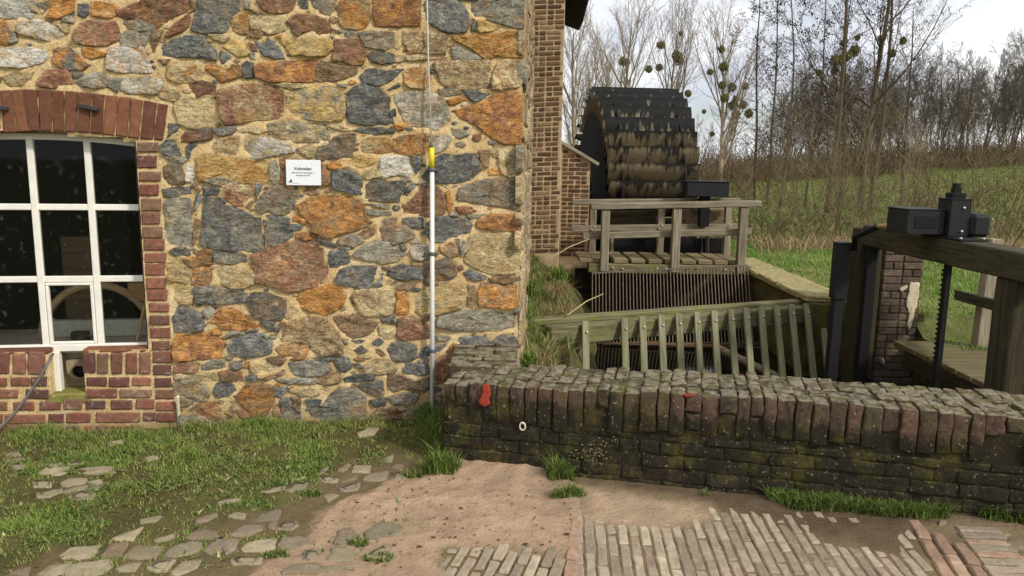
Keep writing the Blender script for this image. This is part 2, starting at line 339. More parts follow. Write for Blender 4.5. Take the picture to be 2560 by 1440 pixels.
STN = {
'A': (0, 0, 4.0, """w -40,-40 330,-40 350,20 400,140 300,180 170,185 -40,170
sb 385,40 470,20 475,70 430,125 400,90
o 490,-30 740,-30 740,110 600,185 470,170 500,80
g 640,140 760,95 740,230 620,200
s 780,40 885,50 890,135 840,170 790,140
ot 930,10 1170,60 1160,140 1100,180 920,160
rb 1180,110 1400,20 1500,-40 1880,-40 1860,110 1700,200 1560,280 1520,235 1340,180 1270,195 1190,150
g 1250,200 1340,185 1520,245 1540,300 1490,320 1240,290
g 1220,315 1500,330 1470,400 1430,475 1220,470
br 740,370 790,270 900,215 1050,205 1150,225 1200,330 1190,400 1060,455 900,460 780,430
ob -40,210 40,215 80,300 90,380 80,440 -40,440
wt 180,240 340,195 540,220 640,350 660,410 560,415 430,400 250,360 200,330
g 90,310 160,330 175,410 100,435
w -40,480 270,475 440,510 470,570 440,620 230,675 -40,660
so 545,500 690,475 780,550 830,620 900,635 820,700 640,690 550,640
o 830,480 950,490 1060,540 950,580 850,570
wo 1110,480 1420,480 1470,570 1520,715 1440,725 1190,725 1070,690 1090,570
t 50,760 150,730 340,720 300,780 210,855 120,860 70,820
r 420,710 640,700 700,740 720,840 560,880 400,865 390,830
g 740,735 830,740 800,790 750,780
g 770,820 900,740 1000,730 1100,790 1050,870 960,885 830,860
g 1110,790 1215,790 1190,850 1170,910 1080,860
wt 1210,800 1480,755 1600,800 1620,860 1580,930 1480,945 1280,935 1220,900
b 1600,600 1690,600 1650,650
b 1530,320 1630,310 1590,400 1550,510 1505,495
b -40,770 10,780 5,830 -40,850
t 470,180 600,190 610,210 700,260 660,330 560,225
t 250,0 300,30 380,120 330,110"""),
'B': (400, 0, 4.0, """sg 410,-40 840,-40 820,40 790,110 720,190 690,260 660,325 420,330 325,300 345,190 380,90
r 280,145 300,150 290,270 200,330 70,370 80,310 160,240 230,190
s 10,490 100,410 270,360 430,370 480,450 550,490 560,600 480,600 430,580 0,560
t 490,350 680,350 690,390 640,430 560,400
ot 740,170 870,140 880,200 880,335 800,335 735,300 730,220
t 900,190 960,150 1060,150 1200,200 1270,240 1255,300 1090,350 1050,330 1010,300 920,285
b 920,105 1000,115 1050,150 960,140
rb 980,10 1010,-30 1380,-30 1370,60 1310,130 1100,130 1020,80
s 1400,-10 1470,-10 1480,75 1395,75
rg 1500,-30 1750,-30 1760,60 1690,150 1640,140 1560,80
br 1280,210 1370,150 1470,140 1600,180 1690,230 1710,280 1690,340 1590,350 1530,295 1450,320 1390,360 1330,320 1310,250
b 915,340 960,310 1020,340 990,375 915,370
yt 640,470 740,400 850,450 865,550 780,560 690,500
s 610,520 705,565 640,625 615,600
b 890,425 930,440 970,510 910,495
g 900,540 960,540 970,590 930,585
s 965,420 1080,385 1150,430 1200,500 1240,580 1150,590 1040,550 990,480
yt 1220,390 1400,400 1500,390 1700,390 1720,480 1650,560 1560,570 1400,550 1320,555 1260,470
to 80,640 270,630 330,640 430,730 400,810 280,830 150,820 80,780
rb 305,840 400,815 480,830 550,855 545,940 430,940 390,965 330,930
ob 475,650 560,650 640,690 720,650 800,655 820,760 700,790 620,825 560,770 480,700
s 825,650 870,620 935,640 925,770 840,775
or 965,660 1020,625 1200,620 1560,600 1560,690 1535,800 1490,820 1220,820 1080,820 965,770
t 1180,850 1240,830 1450,840 1430,870 1290,890
rt 600,900 800,860 960,840 1120,850 1240,900 1250,1060 1240,1160 1180,1190 960,1200 800,1230 650,1245 620,1150 595,1050
yg 1270,950 1400,900 1560,870 1700,870 1830,950 1850,1100 1820,1200 1700,1210 1400,1190 1270,1080
t 150,1000 300,985 400,970 510,960 540,1100 520,1270 300,1280 200,1230 160,1120
t 0,940 70,880 150,880 200,960 150,1005 20,990
s 95,1240 190,1265 170,1310 90,1365
rs 200,1395 270,1320 430,1285 500,1300 510,1390 380,1410 230,1420
s 525,1290 740,1270 735,1320 640,1355 580,1350
t 780,1290 900,1265 1020,1270 1080,1310 1000,1330 800,1320
tg 1095,1240 1200,1220 1400,1220 1670,1240 1690,1330 1690,1420 1500,1420 1350,1420 1200,1370 1110,1300
b 310,10 370,20 350,90 300,120
g 840,10 900,10 880,90 850,80
b 10,600 95,600 50,655"""),
'C': (800, 0, 4.0, """ot 200,50 250,-30 460,-30 490,60 490,220 440,280 380,295 240,280 200,220
or 530,-30 980,-30 990,90 985,255 700,265 560,260 545,200 540,100
s 1060,-30 1300,-30 1440,60 1480,150 1490,250 1450,325 1280,330 1200,300 1090,220 1050,120
gs 1510,-30 2030,-30 2035,280 1920,270 1750,220 1560,160 1520,100
s 1520,230 1565,225 1560,310 1515,290
y 1590,200 1700,240 1800,260 1720,310 1600,330 1580,260
oy 1335,370 1480,370 1600,360 1780,340 1880,320 2025,310 2030,575 1820,570 1760,545 1700,590 1640,590 1590,540 1500,480 1350,410
g 1320,480 1400,475 1540,540 1610,600 1340,605
g 140,290 200,310 340,320 355,385 260,370 170,320
gb 390,330 500,320 725,320 735,390 720,490 640,500 450,465 420,400
rb 150,410 270,395 370,400 410,480 470,540 420,640 330,650 240,620 130,600
sb 490,540 540,520 730,525 735,625 620,640 540,620 500,580
tb 830,325 1000,320 1260,350 1255,480 1245,550 1100,530 900,535 840,420
bt 1140,640 1180,610 1690,610 1695,720 1690,880 1620,870 1560,900 1290,885 1210,830 1180,740
tb 1770,650 1850,610 2025,620 2020,800 2000,860 1850,890 1720,900 1720,780
b -30,700 20,610 200,640 395,690 330,750 160,810 -40,810
s 410,760 480,700 560,690 660,705 830,690 740,780 690,820 570,855 450,830
to 840,740 880,690 1060,680 1080,700 1080,850 1040,885 900,880 850,830
s 690,890 780,840 790,860 720,900
g 190,850 260,840 250,865 200,870
s 290,920 380,850 480,850 600,890 680,970 720,1060 690,1180 690,1230 500,1250 310,1220 270,1150 275,1050
s 710,1130 750,1095 755,1230 690,1215
gw 740,950 900,920 1080,920 1230,980 1290,1130 1305,1230 1200,1295 1080,1290 900,1250 820,1170 800,1080
g 1190,890 1400,890 1420,930 1220,975
o 1275,1000 1440,955 1465,1000 1300,1050
s 1450,910 1560,910 1690,945 1660,960 1600,1000 1530,1020 1480,970
or 1330,1110 1500,1060 1640,1010 1730,950 1950,910 2025,950 2030,1250 2025,1430 1820,1430 1700,1360 1550,1240 1400,1170
o 745,1245 860,1245 840,1290 780,1300
s 370,1305 440,1275 620,1275 730,1300 720,1330 500,1340
t 110,1270 200,1260 330,1300 250,1310 120,1285
g 1320,1290 1420,1290 1490,1340 1400,1390 1330,1340
t 750,560 900,560 1060,580 1060,600 850,610 770,620
t 420,650 430,690 450,660
b 1100,590 1220,590 1310,570 1240,605"""),
'D': (400, 340, 4.0, """s 10,100 60,40 160,35 175,110 200,190 110,210 30,170
g 60,215 180,200 265,235 230,270 130,265
s 265,110 330,65 365,100 310,150 290,210 265,215
tb 500,120 560,60 640,20 780,5 780,100 740,190 680,190 580,155 510,130
wt 820,20 1000,10 1130,20 1350,130 1330,160 1150,190 970,230 870,210 840,140
gb 45,310 110,270 210,300 240,390 240,480 60,490 50,400
w 265,305 320,300 330,400 315,450 265,450
yo 375,220 470,175 560,180 700,225 830,230 1090,245 1090,360 1060,480 900,480 700,450 560,400 470,430 400,460 380,420 395,340
g 440,450 600,400 700,445 820,475 740,490 560,490
g 1110,280 1160,250 1190,350 1190,440 1150,480 1105,430
rb 1200,220 1280,215 1640,290 1700,380 1690,490 1300,490 1210,470 1220,400
t 1380,130 1480,90 1540,110 1530,200 1490,215 1420,170
s 50,530 130,515 320,515 330,570 230,575 140,615 60,600
b 330,490 370,490 400,540 380,555
s 445,510 600,520 580,590 440,585
tr 590,600 640,500 720,480 950,500 960,580 880,620 830,690 780,700 660,640
s 960,495 1020,490 1000,540 975,600 955,560
b 870,690 960,620 965,650 890,730 865,725
s 590,620 655,650 640,690 600,660
gb 980,690 1030,590 1120,510 1220,510 1390,565 1370,650 1340,740 1230,780 1140,780 1100,750 1000,770
b 1430,515 1580,515 1580,580 1520,585 1430,570
g 60,660 130,635 300,630 310,820 320,1090 240,1110 80,1100 55,1040 55,850
s 370,590 405,600 410,650 350,740 335,720
b 350,800 395,830 380,960 350,1060 335,1050 345,920
sg 450,610 560,625 640,690 760,720 900,790 1000,820 1000,920 1040,1000 1030,1140 1000,1160 900,1150 620,1130 470,1110 410,1090 430,900
s 1075,790 1200,800 1285,820 1280,880 1170,860 1090,820
sg 1045,850 1100,840 1200,870 1290,900 1330,990 1260,1050 1150,1095 1090,1080 1060,980
s 1300,890 1380,880 1415,910 1400,940 1330,945
ob 1370,970 1480,960 1560,980 1550,1030 1450,1035 1370,1020
o 1330,810 1380,790 1460,850 1440,880 1340,840
s 1570,1040 1640,1035 1760,1090 1740,1115 1600,1075
s 110,1150 170,1115 270,1125 300,1180 220,1190 150,1195
ro 340,1165 420,1140 515,1140 510,1180 400,1190
ob 230,1230 420,1200 510,1200 505,1290 320,1300
ty 80,1290 130,1240 230,1240 310,1320 310,1430 260,1470 80,1430
ob 330,1340 530,1320 540,1440 530,1490 420,1500 320,1480
gs 525,1160 620,1150 770,1155 840,1180 860,1255 660,1280 570,1260
t 555,1300 660,1290 830,1310 900,1340 960,1400 940,1480 800,1520 660,1510 590,1440
rb 930,1180 1020,1160 1080,1120 1220,1080 1380,1050 1500,1060 1650,1130 1650,1240 1690,1370 1660,1440 1560,1500 1400,1540 1300,1560 1150,1510 960,1450 940,1300"""),
'E': (800, 340, 4.0, """bs -30,200 0,100 100,85 130,20 200,-10 350,-20 345,80 330,205 100,225 0,240
to 405,50 500,20 680,20 740,60 730,160 570,185 450,180 410,110
bo 730,90 750,30 830,0 1070,-20 1080,170 1000,190 890,195 750,150
gw 1110,60 1130,0 1280,0 1300,40 1260,120 1180,160 1130,160
s 1030,400 1080,330 1140,230 1230,180 1400,185 1560,180 1590,250 1600,340 1510,430 1340,465 1150,465 1050,430
b 1590,150 1690,145 1700,200 1680,300 1640,300 1600,210
t 1720,150 1760,100 1780,180 1740,195
t 1790,220 1880,130 2020,130 2030,420 1900,410 1820,370 1790,290
y 260,240 330,210 570,215 550,270 420,315 340,290
o 80,285 120,265 200,270 205,320 150,340 90,320
b 245,330 290,310 370,360 360,385 300,370
s 130,350 220,340 310,360 415,420 410,580 310,570 220,540 130,530
w 610,250 640,210 860,210 900,300 940,370 890,405 780,390 700,400 630,420 610,360
t 410,390 480,340 600,330 605,410 480,430
s 910,200 1010,220 1000,320 965,370 940,300
sb 440,560 470,490 530,445 700,455 860,440 850,500 800,600 790,650 700,655 520,645 450,610
s 850,570 880,500 920,480 955,500 920,540 880,585
g 980,470 1060,470 1040,500
g 1230,490 1360,490 1350,510 1270,520
rb 820,720 850,670 950,600 1000,510 1140,500 1220,560 1250,650 1240,770 1180,790 1050,800 940,780 830,780
gb 1380,620 1400,530 1530,470 1640,440 1820,420 1960,440 1990,520 2025,750 1880,720 1700,690 1500,660 1400,640
o 1260,570 1300,560 1330,700 1300,760 1275,740
r 1360,710 1500,715 1520,760 1440,780 1390,765
g 1300,780 1390,770 1380,800 1310,800
g 475,680 560,670 690,690 695,730 560,710
g 480,730 560,750 690,755 690,790 570,795 490,785
or 1570,880 1600,830 1720,780 1990,790 2010,860 2000,950 1880,950 1700,930 1590,920
s 840,830 900,815 1020,820 1030,920 900,915 850,890
gb 610,830 680,800 770,830 770,890 840,890 900,920 940,980 930,1010 850,1050 740,1080 650,1050 610,960
s 1070,880 1150,810 1300,810 1470,820 1510,880 1490,970 1380,1000 1220,1060 1130,1060 1065,960
g 1480,790 1640,785 1580,815 1510,820
b 400,970 500,910 550,900 555,960 500,1020 430,1025
gb 180,1050 230,1000 380,980 430,1050 340,1110 220,1090
t 1500,1010 1620,970 1900,980 2015,980 2000,1150 1990,1360 1850,1380 1680,1370 1550,1320 1440,1240 1490,1130
s 1360,1040 1400,1040 1400,1150 1380,1160
g 1410,1140 1430,1060 1500,1080 1470,1140 1420,1200
bt 1210,1110 1290,1070 1350,1070 1385,1200 1290,1205 1215,1170
g 330,1190 450,1090 560,1040 720,1080 870,1180 780,1240 640,1280 500,1250
wg 900,1140 960,1095 1080,1090 1090,1240 930,1240
s 85,1200 110,1150 230,1150 300,1190 290,1260 210,1300 110,1310
s 200,1110 310,1110 300,1135 190,1130
g 800,1100 850,1090 860,1130 820,1135
g 900,1060 980,1030 1000,1070 930,1080
t 920,1255 1030,1255 1020,1290 930,1285
s 160,1430 210,1340 300,1300 560,1300 550,1400 500,1500 420,1540 330,1500 180,1480
s 650,1380 760,1290 830,1290 1010,1320 1020,1430 900,1430 760,1425
b 630,1310 690,1295 700,1335 640,1330
bs 1045,1290 1160,1250 1300,1215 1360,1300 1360,1390 1300,1430 1260,1440 1200,1490 1040,1480
s 1440,1370 1490,1340 1660,1400 1640,1430 1560,1440 1480,1420
b 1700,1420 1880,1395 1990,1400 1980,1440 1870,1470 1720,1460
ob -240,700 -130,650 -90,620 60,590 200,585 330,600 410,640 440,740 440,820 515,850 480,900 320,950 200,970 130,1020 50,1010 -60,960 -80,900 -180,780"""),
'F': (400, 680, 3.6, """ty 110,110 210,90 290,130 310,180 290,285 200,280 120,230
gs 320,140 460,130 560,140 770,170 770,260 620,280 500,290 330,270
sb 780,260 830,190 960,190 1140,250 1150,300 1090,430 980,430 840,400 820,330
o 1240,250 1270,160 1440,140 1530,110 1620,160 1670,210 1640,300 1560,350 1480,380 1370,350 1240,310
t 1130,380 1180,300 1240,330 1200,390 1150,420
s 120,310 250,310 390,390 385,530 140,530 120,420
or 440,460 510,400 540,340 640,325 720,370 790,440 890,470 860,500 700,520 570,510 520,460
g 400,340 460,310 500,360 450,410 400,390
s 910,450 1000,440 1080,500 1060,540 990,520
o 470,530 500,500 550,530 550,570 480,560
g 580,580 650,530 720,540 600,600
s 770,530 870,515 870,540 790,545
or 125,640 160,560 250,570 350,545 480,560 540,600 600,640 570,770 400,780 140,790 120,720
s 610,640 700,580 780,555 940,560 1000,640 990,730 880,750 800,765 680,740 630,700
bt 1085,510 1200,450 1370,400 1500,430 1570,520 1640,640 1640,720 1500,740 1370,700 1350,640 1100,620
bo 1050,690 1100,650 1250,640 1360,680 1350,730 1280,750 1100,740
br 135,850 200,810 360,815 370,880 300,915 130,900
g 385,840 480,790 570,800 580,860 450,880 390,870
s 630,820 720,800 740,860 650,880
o 765,820 800,810 800,860 770,850
t 820,830 960,820 1090,850 990,890 830,900
b 970,780 1060,760 1130,790 1090,830 980,820
r 1190,770 1300,755 1290,780 1210,790
s 1410,770 1560,765 1600,790 1500,800
sg 1165,820 1290,800 1480,810 1540,880 1450,930 1220,930 1190,890
rb 540,900 620,885 730,890 730,980 660,995 550,970
s 785,935 870,930 870,980 790,975
t 310,930 500,900 520,970 450,975 330,960
gt 130,1000 260,965 340,960 430,1050 450,1100 420,1150 320,1150 230,1110 140,1100
s 490,1060 520,1000 600,1000 700,1040 620,1110 520,1120
g 1060,960 1380,950 1390,1000 1100,1000
b 915,945 1000,920 1090,895 1100,920 970,970 920,960
bt 1420,990 1480,930 1600,920 1620,990 1500,1010
bo 700,1120 780,1010 900,1010 1030,1030 1020,1180 960,1280 880,1290 740,1200
s 1030,1080 1070,1040 1150,1060 1090,1115 1040,1110
t 1170,1070 1300,1040 1420,1040 1410,1110 1250,1110
s 1090,1150 1180,1130 1190,1200 1270,1290 1250,1330 1110,1310
b 1185,1130 1260,1135 1260,1270 1210,1210
s 1320,1150 1440,1150 1420,1195 1350,1200
br 270,1240 360,1180 490,1170 540,1230 530,1310 470,1330 350,1290
b 590,1260 680,1180 700,1230 640,1300
r 680,1250 780,1235 860,1270 840,1310 740,1310
g 180,1130 310,1160 260,1200 190,1210
gb 190,1290 330,1290 520,1330 680,1340 630,1390 400,1400 200,1390
b 840,1350 940,1330 990,1370 960,1410 850,1400
b 1030,1180 1080,1170 1100,1290 1020,1300
t 140,920 290,920 250,955 140,965"""),
'G': (800, 680, 3.6, """tb 310,190 340,160 550,150 650,170 680,290 650,370 530,385 390,390 340,320 310,260
o 690,180 760,180 800,280 790,370 740,375 690,370 680,310 700,240
r 275,230 308,190 303,300
tb 590,80 700,75 860,100 800,160 680,150 580,120
s 490,110 560,40 550,130 500,130
ty 850,260 920,150 950,95 1180,90 1290,110 1310,200 1300,300 1240,325 1060,375 920,380 850,350
b 1325,290 1340,130 1390,130 1390,250 1370,320
ob 1430,180 1460,90 1560,110 1640,80 1790,80 1790,310 1700,335 1580,310 1430,300
b 120,400 250,390 400,410 520,450 470,530 400,570 280,600 200,540
s 545,420 600,405 690,420 680,455 570,455
t 545,490 680,490 680,560 620,610 540,570
rb 695,490 720,410 840,400 920,450 1000,500 1000,590 850,600 700,610
b 920,390 990,380 990,440 930,440
g 1040,480 1080,390 1300,345 1780,355 1785,450 1770,530 1400,525 1200,520
s 1225,590 1380,580 1520,590 1500,640 1290,650
s 1530,640 1650,560 1760,590 1780,670 1560,670
sg 620,690 650,640 760,630 860,660 860,770 780,800 690,800 640,760
s 880,770 920,690 1010,660 1140,650 1080,720 1000,770
or 1165,680 1200,650 1250,660 1240,720 1210,770 1170,720
s 300,620 350,605 390,615 360,630
s 310,700 370,665 420,710 360,730
g 215,600 250,610 250,645 220,640
b 500,700 530,690 580,740 560,755 520,740
s 130,800 170,760 260,780 275,860 220,895 160,880
b 310,780 350,760 390,790 340,805
s 310,825 360,835 365,865 320,850
s 750,870 780,820 970,830 980,900 920,925 760,900
t 400,850 500,780 620,790 690,860 680,900 500,920 420,900
s 230,960 300,930 470,920 480,960 350,975 250,1000
sb 350,1020 400,965 560,980 570,1080 550,1120 460,1090 370,1060
bs 610,930 720,930 850,980 980,950 1000,1030 920,1070 830,1050 680,1070 620,1040
b 0,940 150,900 200,930 180,990 0,1010
g 620,1120 720,1090 880,1080 870,1150 800,1190 640,1160
s 455,1150 590,1140 580,1200 490,1210
b 450,1310 540,1220 680,1230 770,1270 740,1360 600,1370 460,1340
g 660,1200 730,1190 770,1220 750,1250 680,1230
bg 770,1290 870,1220 1000,1120 1090,1090 1080,1240 1000,1300 840,1340 790,1330
rb 1040,800 1100,760 1150,740 1210,770 1170,860 1120,980 1050,1000 1040,900
g 1050,570 1140,570 1180,590 1140,620 1060,610
s 0,770 120,765 120,795 20,800
g 890,790 970,780 970,820 900,815
gs -80,1200 40,1190 90,1110 180,1050 290,1045 410,1130 400,1270 390,1330 200,1360 50,1340 -90,1300"""),
}
def chaikin(P):
    Q = []
    for i in range(len(P)):
        a = P[i]; b = P[(i+1) % len(P)]
        Q.append((a[0]*0.94+b[0]*0.06, a[1]*0.94+b[1]*0.06)); Q.append((a[0]*0.06+b[0]*0.94, a[1]*0.06+b[1]*0.94))
    return Q
def densify(P, step):
    Q = []
    for i in range(len(P)):
        a = P[i]; b = P[(i+1) % len(P)]; L = math.hypot(b[0]-a[0], b[1]-a[1]); k = max(1, int(round(L/step)))
        for j in range(k): t = j/k; Q.append((a[0]+(b[0]-a[0])*t, a[1]+(b[1]-a[1])*t))
    return Q
def slab_piece(name, poly, mapf, mat, parent, h=0.015, back=-0.03, edge=0.010, rough=0.005, jit=0.005, step=0.020, seed=0, tilt=0.1, grow_=0.0):
    """an irregular stone: outline poly in 2-D, mapf(u, v, n) into the world"""
    area = 0.5*sum(poly[i][0]*poly[(i+1) % len(poly)][1]-poly[(i+1) % len(poly)][0]*poly[i][1] for i in range(len(poly)))
    if area < 0: poly = poly[::-1]
    P = densify(chaikin(poly), step); P = [(p[0]+mnoise.noise(Vector((p[0]*40, p[1]*40, seed)))*jit, p[1]+mnoise.noise(Vector((p[0]*40, p[1]*40, seed+9.5)))*jit) for p in P]
    n = len(P); cx = sum(p[0] for p in P)/n; cy = sum(p[1] for p in P)/n
    rr = math.sqrt(abs(area)/math.pi); e = min(edge, rr*0.35)
    if grow_: P = [(cx+(p[0]-cx)*(1+grow_/rr), cy+(p[1]-cy)*(1+grow_/rr)) for p in P]
    tx = random.uniform(-tilt, tilt); ty = random.uniform(-tilt, tilt)
    V = []; F = []
    def hz(u, v, k): return h*k + (tx*(u-cx)+ty*(v-cy))*k + k*rough*2.0*mnoise.fractal(Vector((u*14, v*14, seed*3.7)), 1.0, 2.0, 3)
    rings = [(0.0, None), (0.0, 0.35), (e*0.35, 0.9), (e*1.3, 1.0)]
    for ins, k in rings:
        s = 1-ins/rr
        for p in P:
            u = cx+(p[0]-cx)*s; v = cy+(p[1]-cy)*s
            V.append(mapf(u, v, back if k is None else hz(u, v, k)))
    ks = [s for s in (0.62, 0.3) if rr > 0.035 or s == 0.3]
    for s in ks:
        for p in P:
            u = cx+(p[0]-cx)*s; v = cy+(p[1]-cy)*s; V.append(mapf(u, v, hz(u, v, 1.05)))
    V.append(mapf(cx, cy, hz(cx, cy, 1.05)))
    m = len(rings)+len(ks)
    for r_ in range(m-1):
        for i in range(n): F.append((r_*n+i, r_*n+(i+1) % n, (r_+1)*n+(i+1) % n, (r_+1)*n+i))
    for i in range(n): F.append(((m-1)*n+i, (m-1)*n+(i+1) % n, m*n))
    return obj(name, V, F, mat, parent, origin=mapf(cx, cy, 0), smooth=True)

# --- window opening in wall coordinates
UWL = W(-215, 600)[0]; UWR = W(352, 600)[0]; UC = W(75, 330)[0]
VWB = W(300, 872)[1]; VWS = W(350, 352)[1]; VWT = W(80, 332)[1]
# circular arch through the springing and the crown
_hw = UWR-UC; _rise = VWT-VWS; ARC_R = (_hw*_hw+_rise*_rise)/(2*_rise); ARC_V = VWT-ARC_R
UWL = UC-_hw
def arch_v(u): return ARC_V+math.sqrt(max(0, ARC_R**2-(u-UC)**2))
UCOR = W(1302, 450)[0]
WALL_L = -4.2; WALL_T = 3.9
hole_px = (118, 878, 214, 985)
HU0, HV1 = W(120, 878); HU1, HV0 = W(214, 984)
def in_hole(u, v):
    if UWL < u < UWR and VWB < v < arch_v(u): return True
    if HU0 < u < HU1 and HV0 < v < VWB+0.02: return True
    return False
wall_p = None
def build_front_wall():
    step = 0.022
    us = np.arange(WALL_L, UCOR+step, step); us[-1] = UCOR
    vs_ = np.concatenate([[-0.3, -0.1], np.arange(-0.04, 2.75, step), np.arange(2.8, WALL_T+0.05, 0.11)])
    V = []; F = []
    UU, VV = np.meshgrid(us, vs_); low_ = np.zeros(UU.shape)
    for code, P in SPOLY:
        i0, i1 = np.searchsorted(us, min(p[0] for p in P)-0.03), np.searchsorted(us, max(p[0] for p in P)+0.03)
        j0, j1 = np.searchsorted(vs_, min(p[1] for p in P)-0.03), np.searchsorted(vs_, max(p[1] for p in P)+0.03)
        if i1 <= i0 or j1 <= j0: continue
        s = sdist(P, UU[j0:j1, i0:i1], VV[j0:j1, i0:i1]); low_[j0:j1, i0:i1] = np.maximum(low_[j0:j1, i0:i1], np.clip((-s-0.004)/0.016, 0, 1))
    for j, v in enumerate(vs_):
        for i, u in enumerate(us):
            q = Vector((u, v, 0))
            n = 0.008*mnoise.fractal(q*9, 1.0, 2.0, 3)+0.005*mnoise.noise(q*34)
            n -= 0.03*low_[j, i]
            if i == len(us)-1: n -= 0.012
            V.append(WP(u, v, n))
    nu = len(us)
    for j in range(len(vs_)-1):
        for i in range(nu-1):
            if in_hole((us[i]+us[i+1])/2, (vs_[j]+vs_[j+1])/2): continue
            F.append((j*nu+i, j*nu+i+1, (j+1)*nu+i+1, (j+1)*nu+i))
    o = obj('stone_wall', V, F, MORTAR, mill, smooth=True); return o
SPOLY = []
for key, (ox, oy, sc, txt) in STN.items():
    for line in txt.split('\n'):
        code, rest = line.split(' ', 1)
        P = [tuple(map(float, q.split(','))) for q in rest.split()]
        P = [W(ox+x/sc, oy+y/sc) for x, y in P]
        SPOLY.append((code, [(min(u, UCOR-0.004), v) for u, v in P]))
def sdist(P, X, Y):
    """signed distance (negative inside) to a polygon, vectorised"""
    d = np.full(X.shape, 1e9); ins = np.zeros(X.shape, bool); n = len(P)
    for i in range(n):
        ax, ay = P[i]; bx, by_ = P[(i+1) % n]; ex, ey = bx-ax, by_-ay
        t = np.clip(((X-ax)*ex+(Y-ay)*ey)/(ex*ex+ey*ey+1e-12), 0, 1)
        d = np.minimum(d, np.hypot(X-ax-t*ex, Y-ay-t*ey))
        c = ((ay > Y) != (by_ > Y)); xi = ex*(Y-ay)/(ey if abs(ey) > 1e-12 else 1e-12)+ax
        ins ^= c & (X < xi)
    return np.where(ins, -d, d)
wall_p = build_front_wall()
tag(wall_p, 'rubble stone front wall of many colours in wide ochre mortar')

k = 0
for code, P in SPOLY:
        k += 1
        slab_piece('stone', P, WP, stone_mat(code), wall_p, h=random.uniform(0.005, 0.017), seed=k*1.31, rough=0.008, edge=0.005, grow_=0.007, tilt=0.12, jit=0.007)
# small chips pressed into the mortar between the stones
rc = np.random.default_rng(9); cu_ = rc.uniform(ULEFT_ := W(-12, 100)[0], UCOR-0.03, 2600); cv_ = rc.uniform(0.02, W(600, -8)[1], 2600); cd_ = np.full(len(cu_), 0.034)
for code, P in SPOLY:
    bx = (cu_ > min(p[0] for p in P)-0.06) & (cu_ < max(p[0] for p in P)+0.06) & (cv_ > min(p[1] for p in P)-0.06) & (cv_ < max(p[1] for p in P)+0.06)
    if bx.any(): cd_[bx] = np.minimum(cd_[bx], sdist(P, cu_[bx], cv_[bx])-0.006)
VC = []; FC = {}; taken = []
chipm = {}
for u, v, d_ in zip(cu_, cv_, cd_):
    if d_ < 0.009 or (u < W(432, 600)[0] and v < VWT+0.3 and u > UWL-0.2): continue
    if any(abs(u-a) < (d_+r_)*1.5 and abs(v-b) < (d_+r_)*1.1 for a, b, r_ in taken): continue
    taken.append((u, v, d_)); code = random.choice(['s', 'b', 't', 'o', 'g', 'r', 's', 't'])
    Vc, Fc = chipm.setdefault(code, ([], [])); b0_ = len(Vc); K_ = random.randrange(5, 8); a0_ = random.uniform(0, 6.28); el = random.uniform(1.0, 1.7)
    ring_ = []
    for q in range(K_):
        t = a0_+q*2*math.pi/K_+random.uniform(-.25, .25); rr_ = d_*random.uniform(0.75, 1.05); ring_.append((math.cos(t)*rr_*el, math.sin(t)*rr_*0.85))
    h_ = random.uniform(0.006, 0.011)
    for sc_, hh_ in ((1.0, -0.01), (0.95, h_*0.7), (0.72, h_)):
        for x, y in ring_: Vc.append(WP(min(u+x*sc_, UCOR-0.005), v+y*sc_, hh_))
    for r_ in range(2):
        for q in range(K_): Fc.append((b0_+r_*K_+q, b0_+r_*K_+(q+1) % K_, b0_+(r_+1)*K_+(q+1) % K_, b0_+(r_+1)*K_+q))
    Fc.append(tuple(b0_+2*K_+q for q in range(K_)))
for code, (Vc, Fc) in chipm.items():
    o = obj('stone_chips', Vc, Fc, stone_mat(code), wall_p); o['kind'] = 'stuff'
print('chips', len(taken))
# stones that continue the wall past the edges of the picture
def filler_rows(u0, u1, v0, v1, mapf, parent, seed, ok=lambda u, v: True, sx=(0.12, 0.34), sy=(0.09, 0.19), h=(0.008, 0.022), codes=('ot', 's', 'b', 't', 'g', 'rb', 'yt', 's', 'tb', 'or')):
    rnd = random.Random(seed); v = v0; q = 0
    while v < v1:
        hh = rnd.uniform(*sy); u = u0+rnd.uniform(-0.1, 0)
        while u < u1:
            ww = rnd.uniform(*sx); a = u+0.012; b = min(u+ww-0.012, u1); c = v+0.012; d = min(v+hh-0.012, v1)
            if b-a > 0.05 and d-c > 0.04 and ok((a+b)/2, (c+d)/2):
                j = lambda s: rnd.uniform(-s, s)
                mx, my = (a+b)/2, (c+d)/2
                P = [(a+j(.02), c+j(.02)+.01), (mx+j(.04), c+j(.012)), (b+j(.02), c+j(.02)+.01), (b+j(.012), my+j(.03)), (b+j(.02)-.01, d+j(.02)-.01), (mx+j(.04), d+j(.012)), (a+j(.02)+.01, d+j(.02)-.01), (a+j(.012), my)]
                P = [(min(x, u1), y) for x, y in P]
                slab_piece('stone', P, mapf, stone_mat(rnd.choice(codes)), parent, h=rnd.uniform(*h), seed=seed+q*1.7, step=0.05); q += 1
            u += ww
        v += hh
VTOP = W(600, -12)[1]; ULEFT = W(-12, 100)[0]
filler_rows(-3.9, UCOR-0.01, VTOP+0.01, 3.3, WP, wall_p, 501)
filler_rows(-3.9, UWL-0.20, 0.0, VTOP, WP, wall_p, 777)
filler_rows(UWL-0.2, ULEFT, VWT+0.32, VTOP, WP, wall_p, 901)

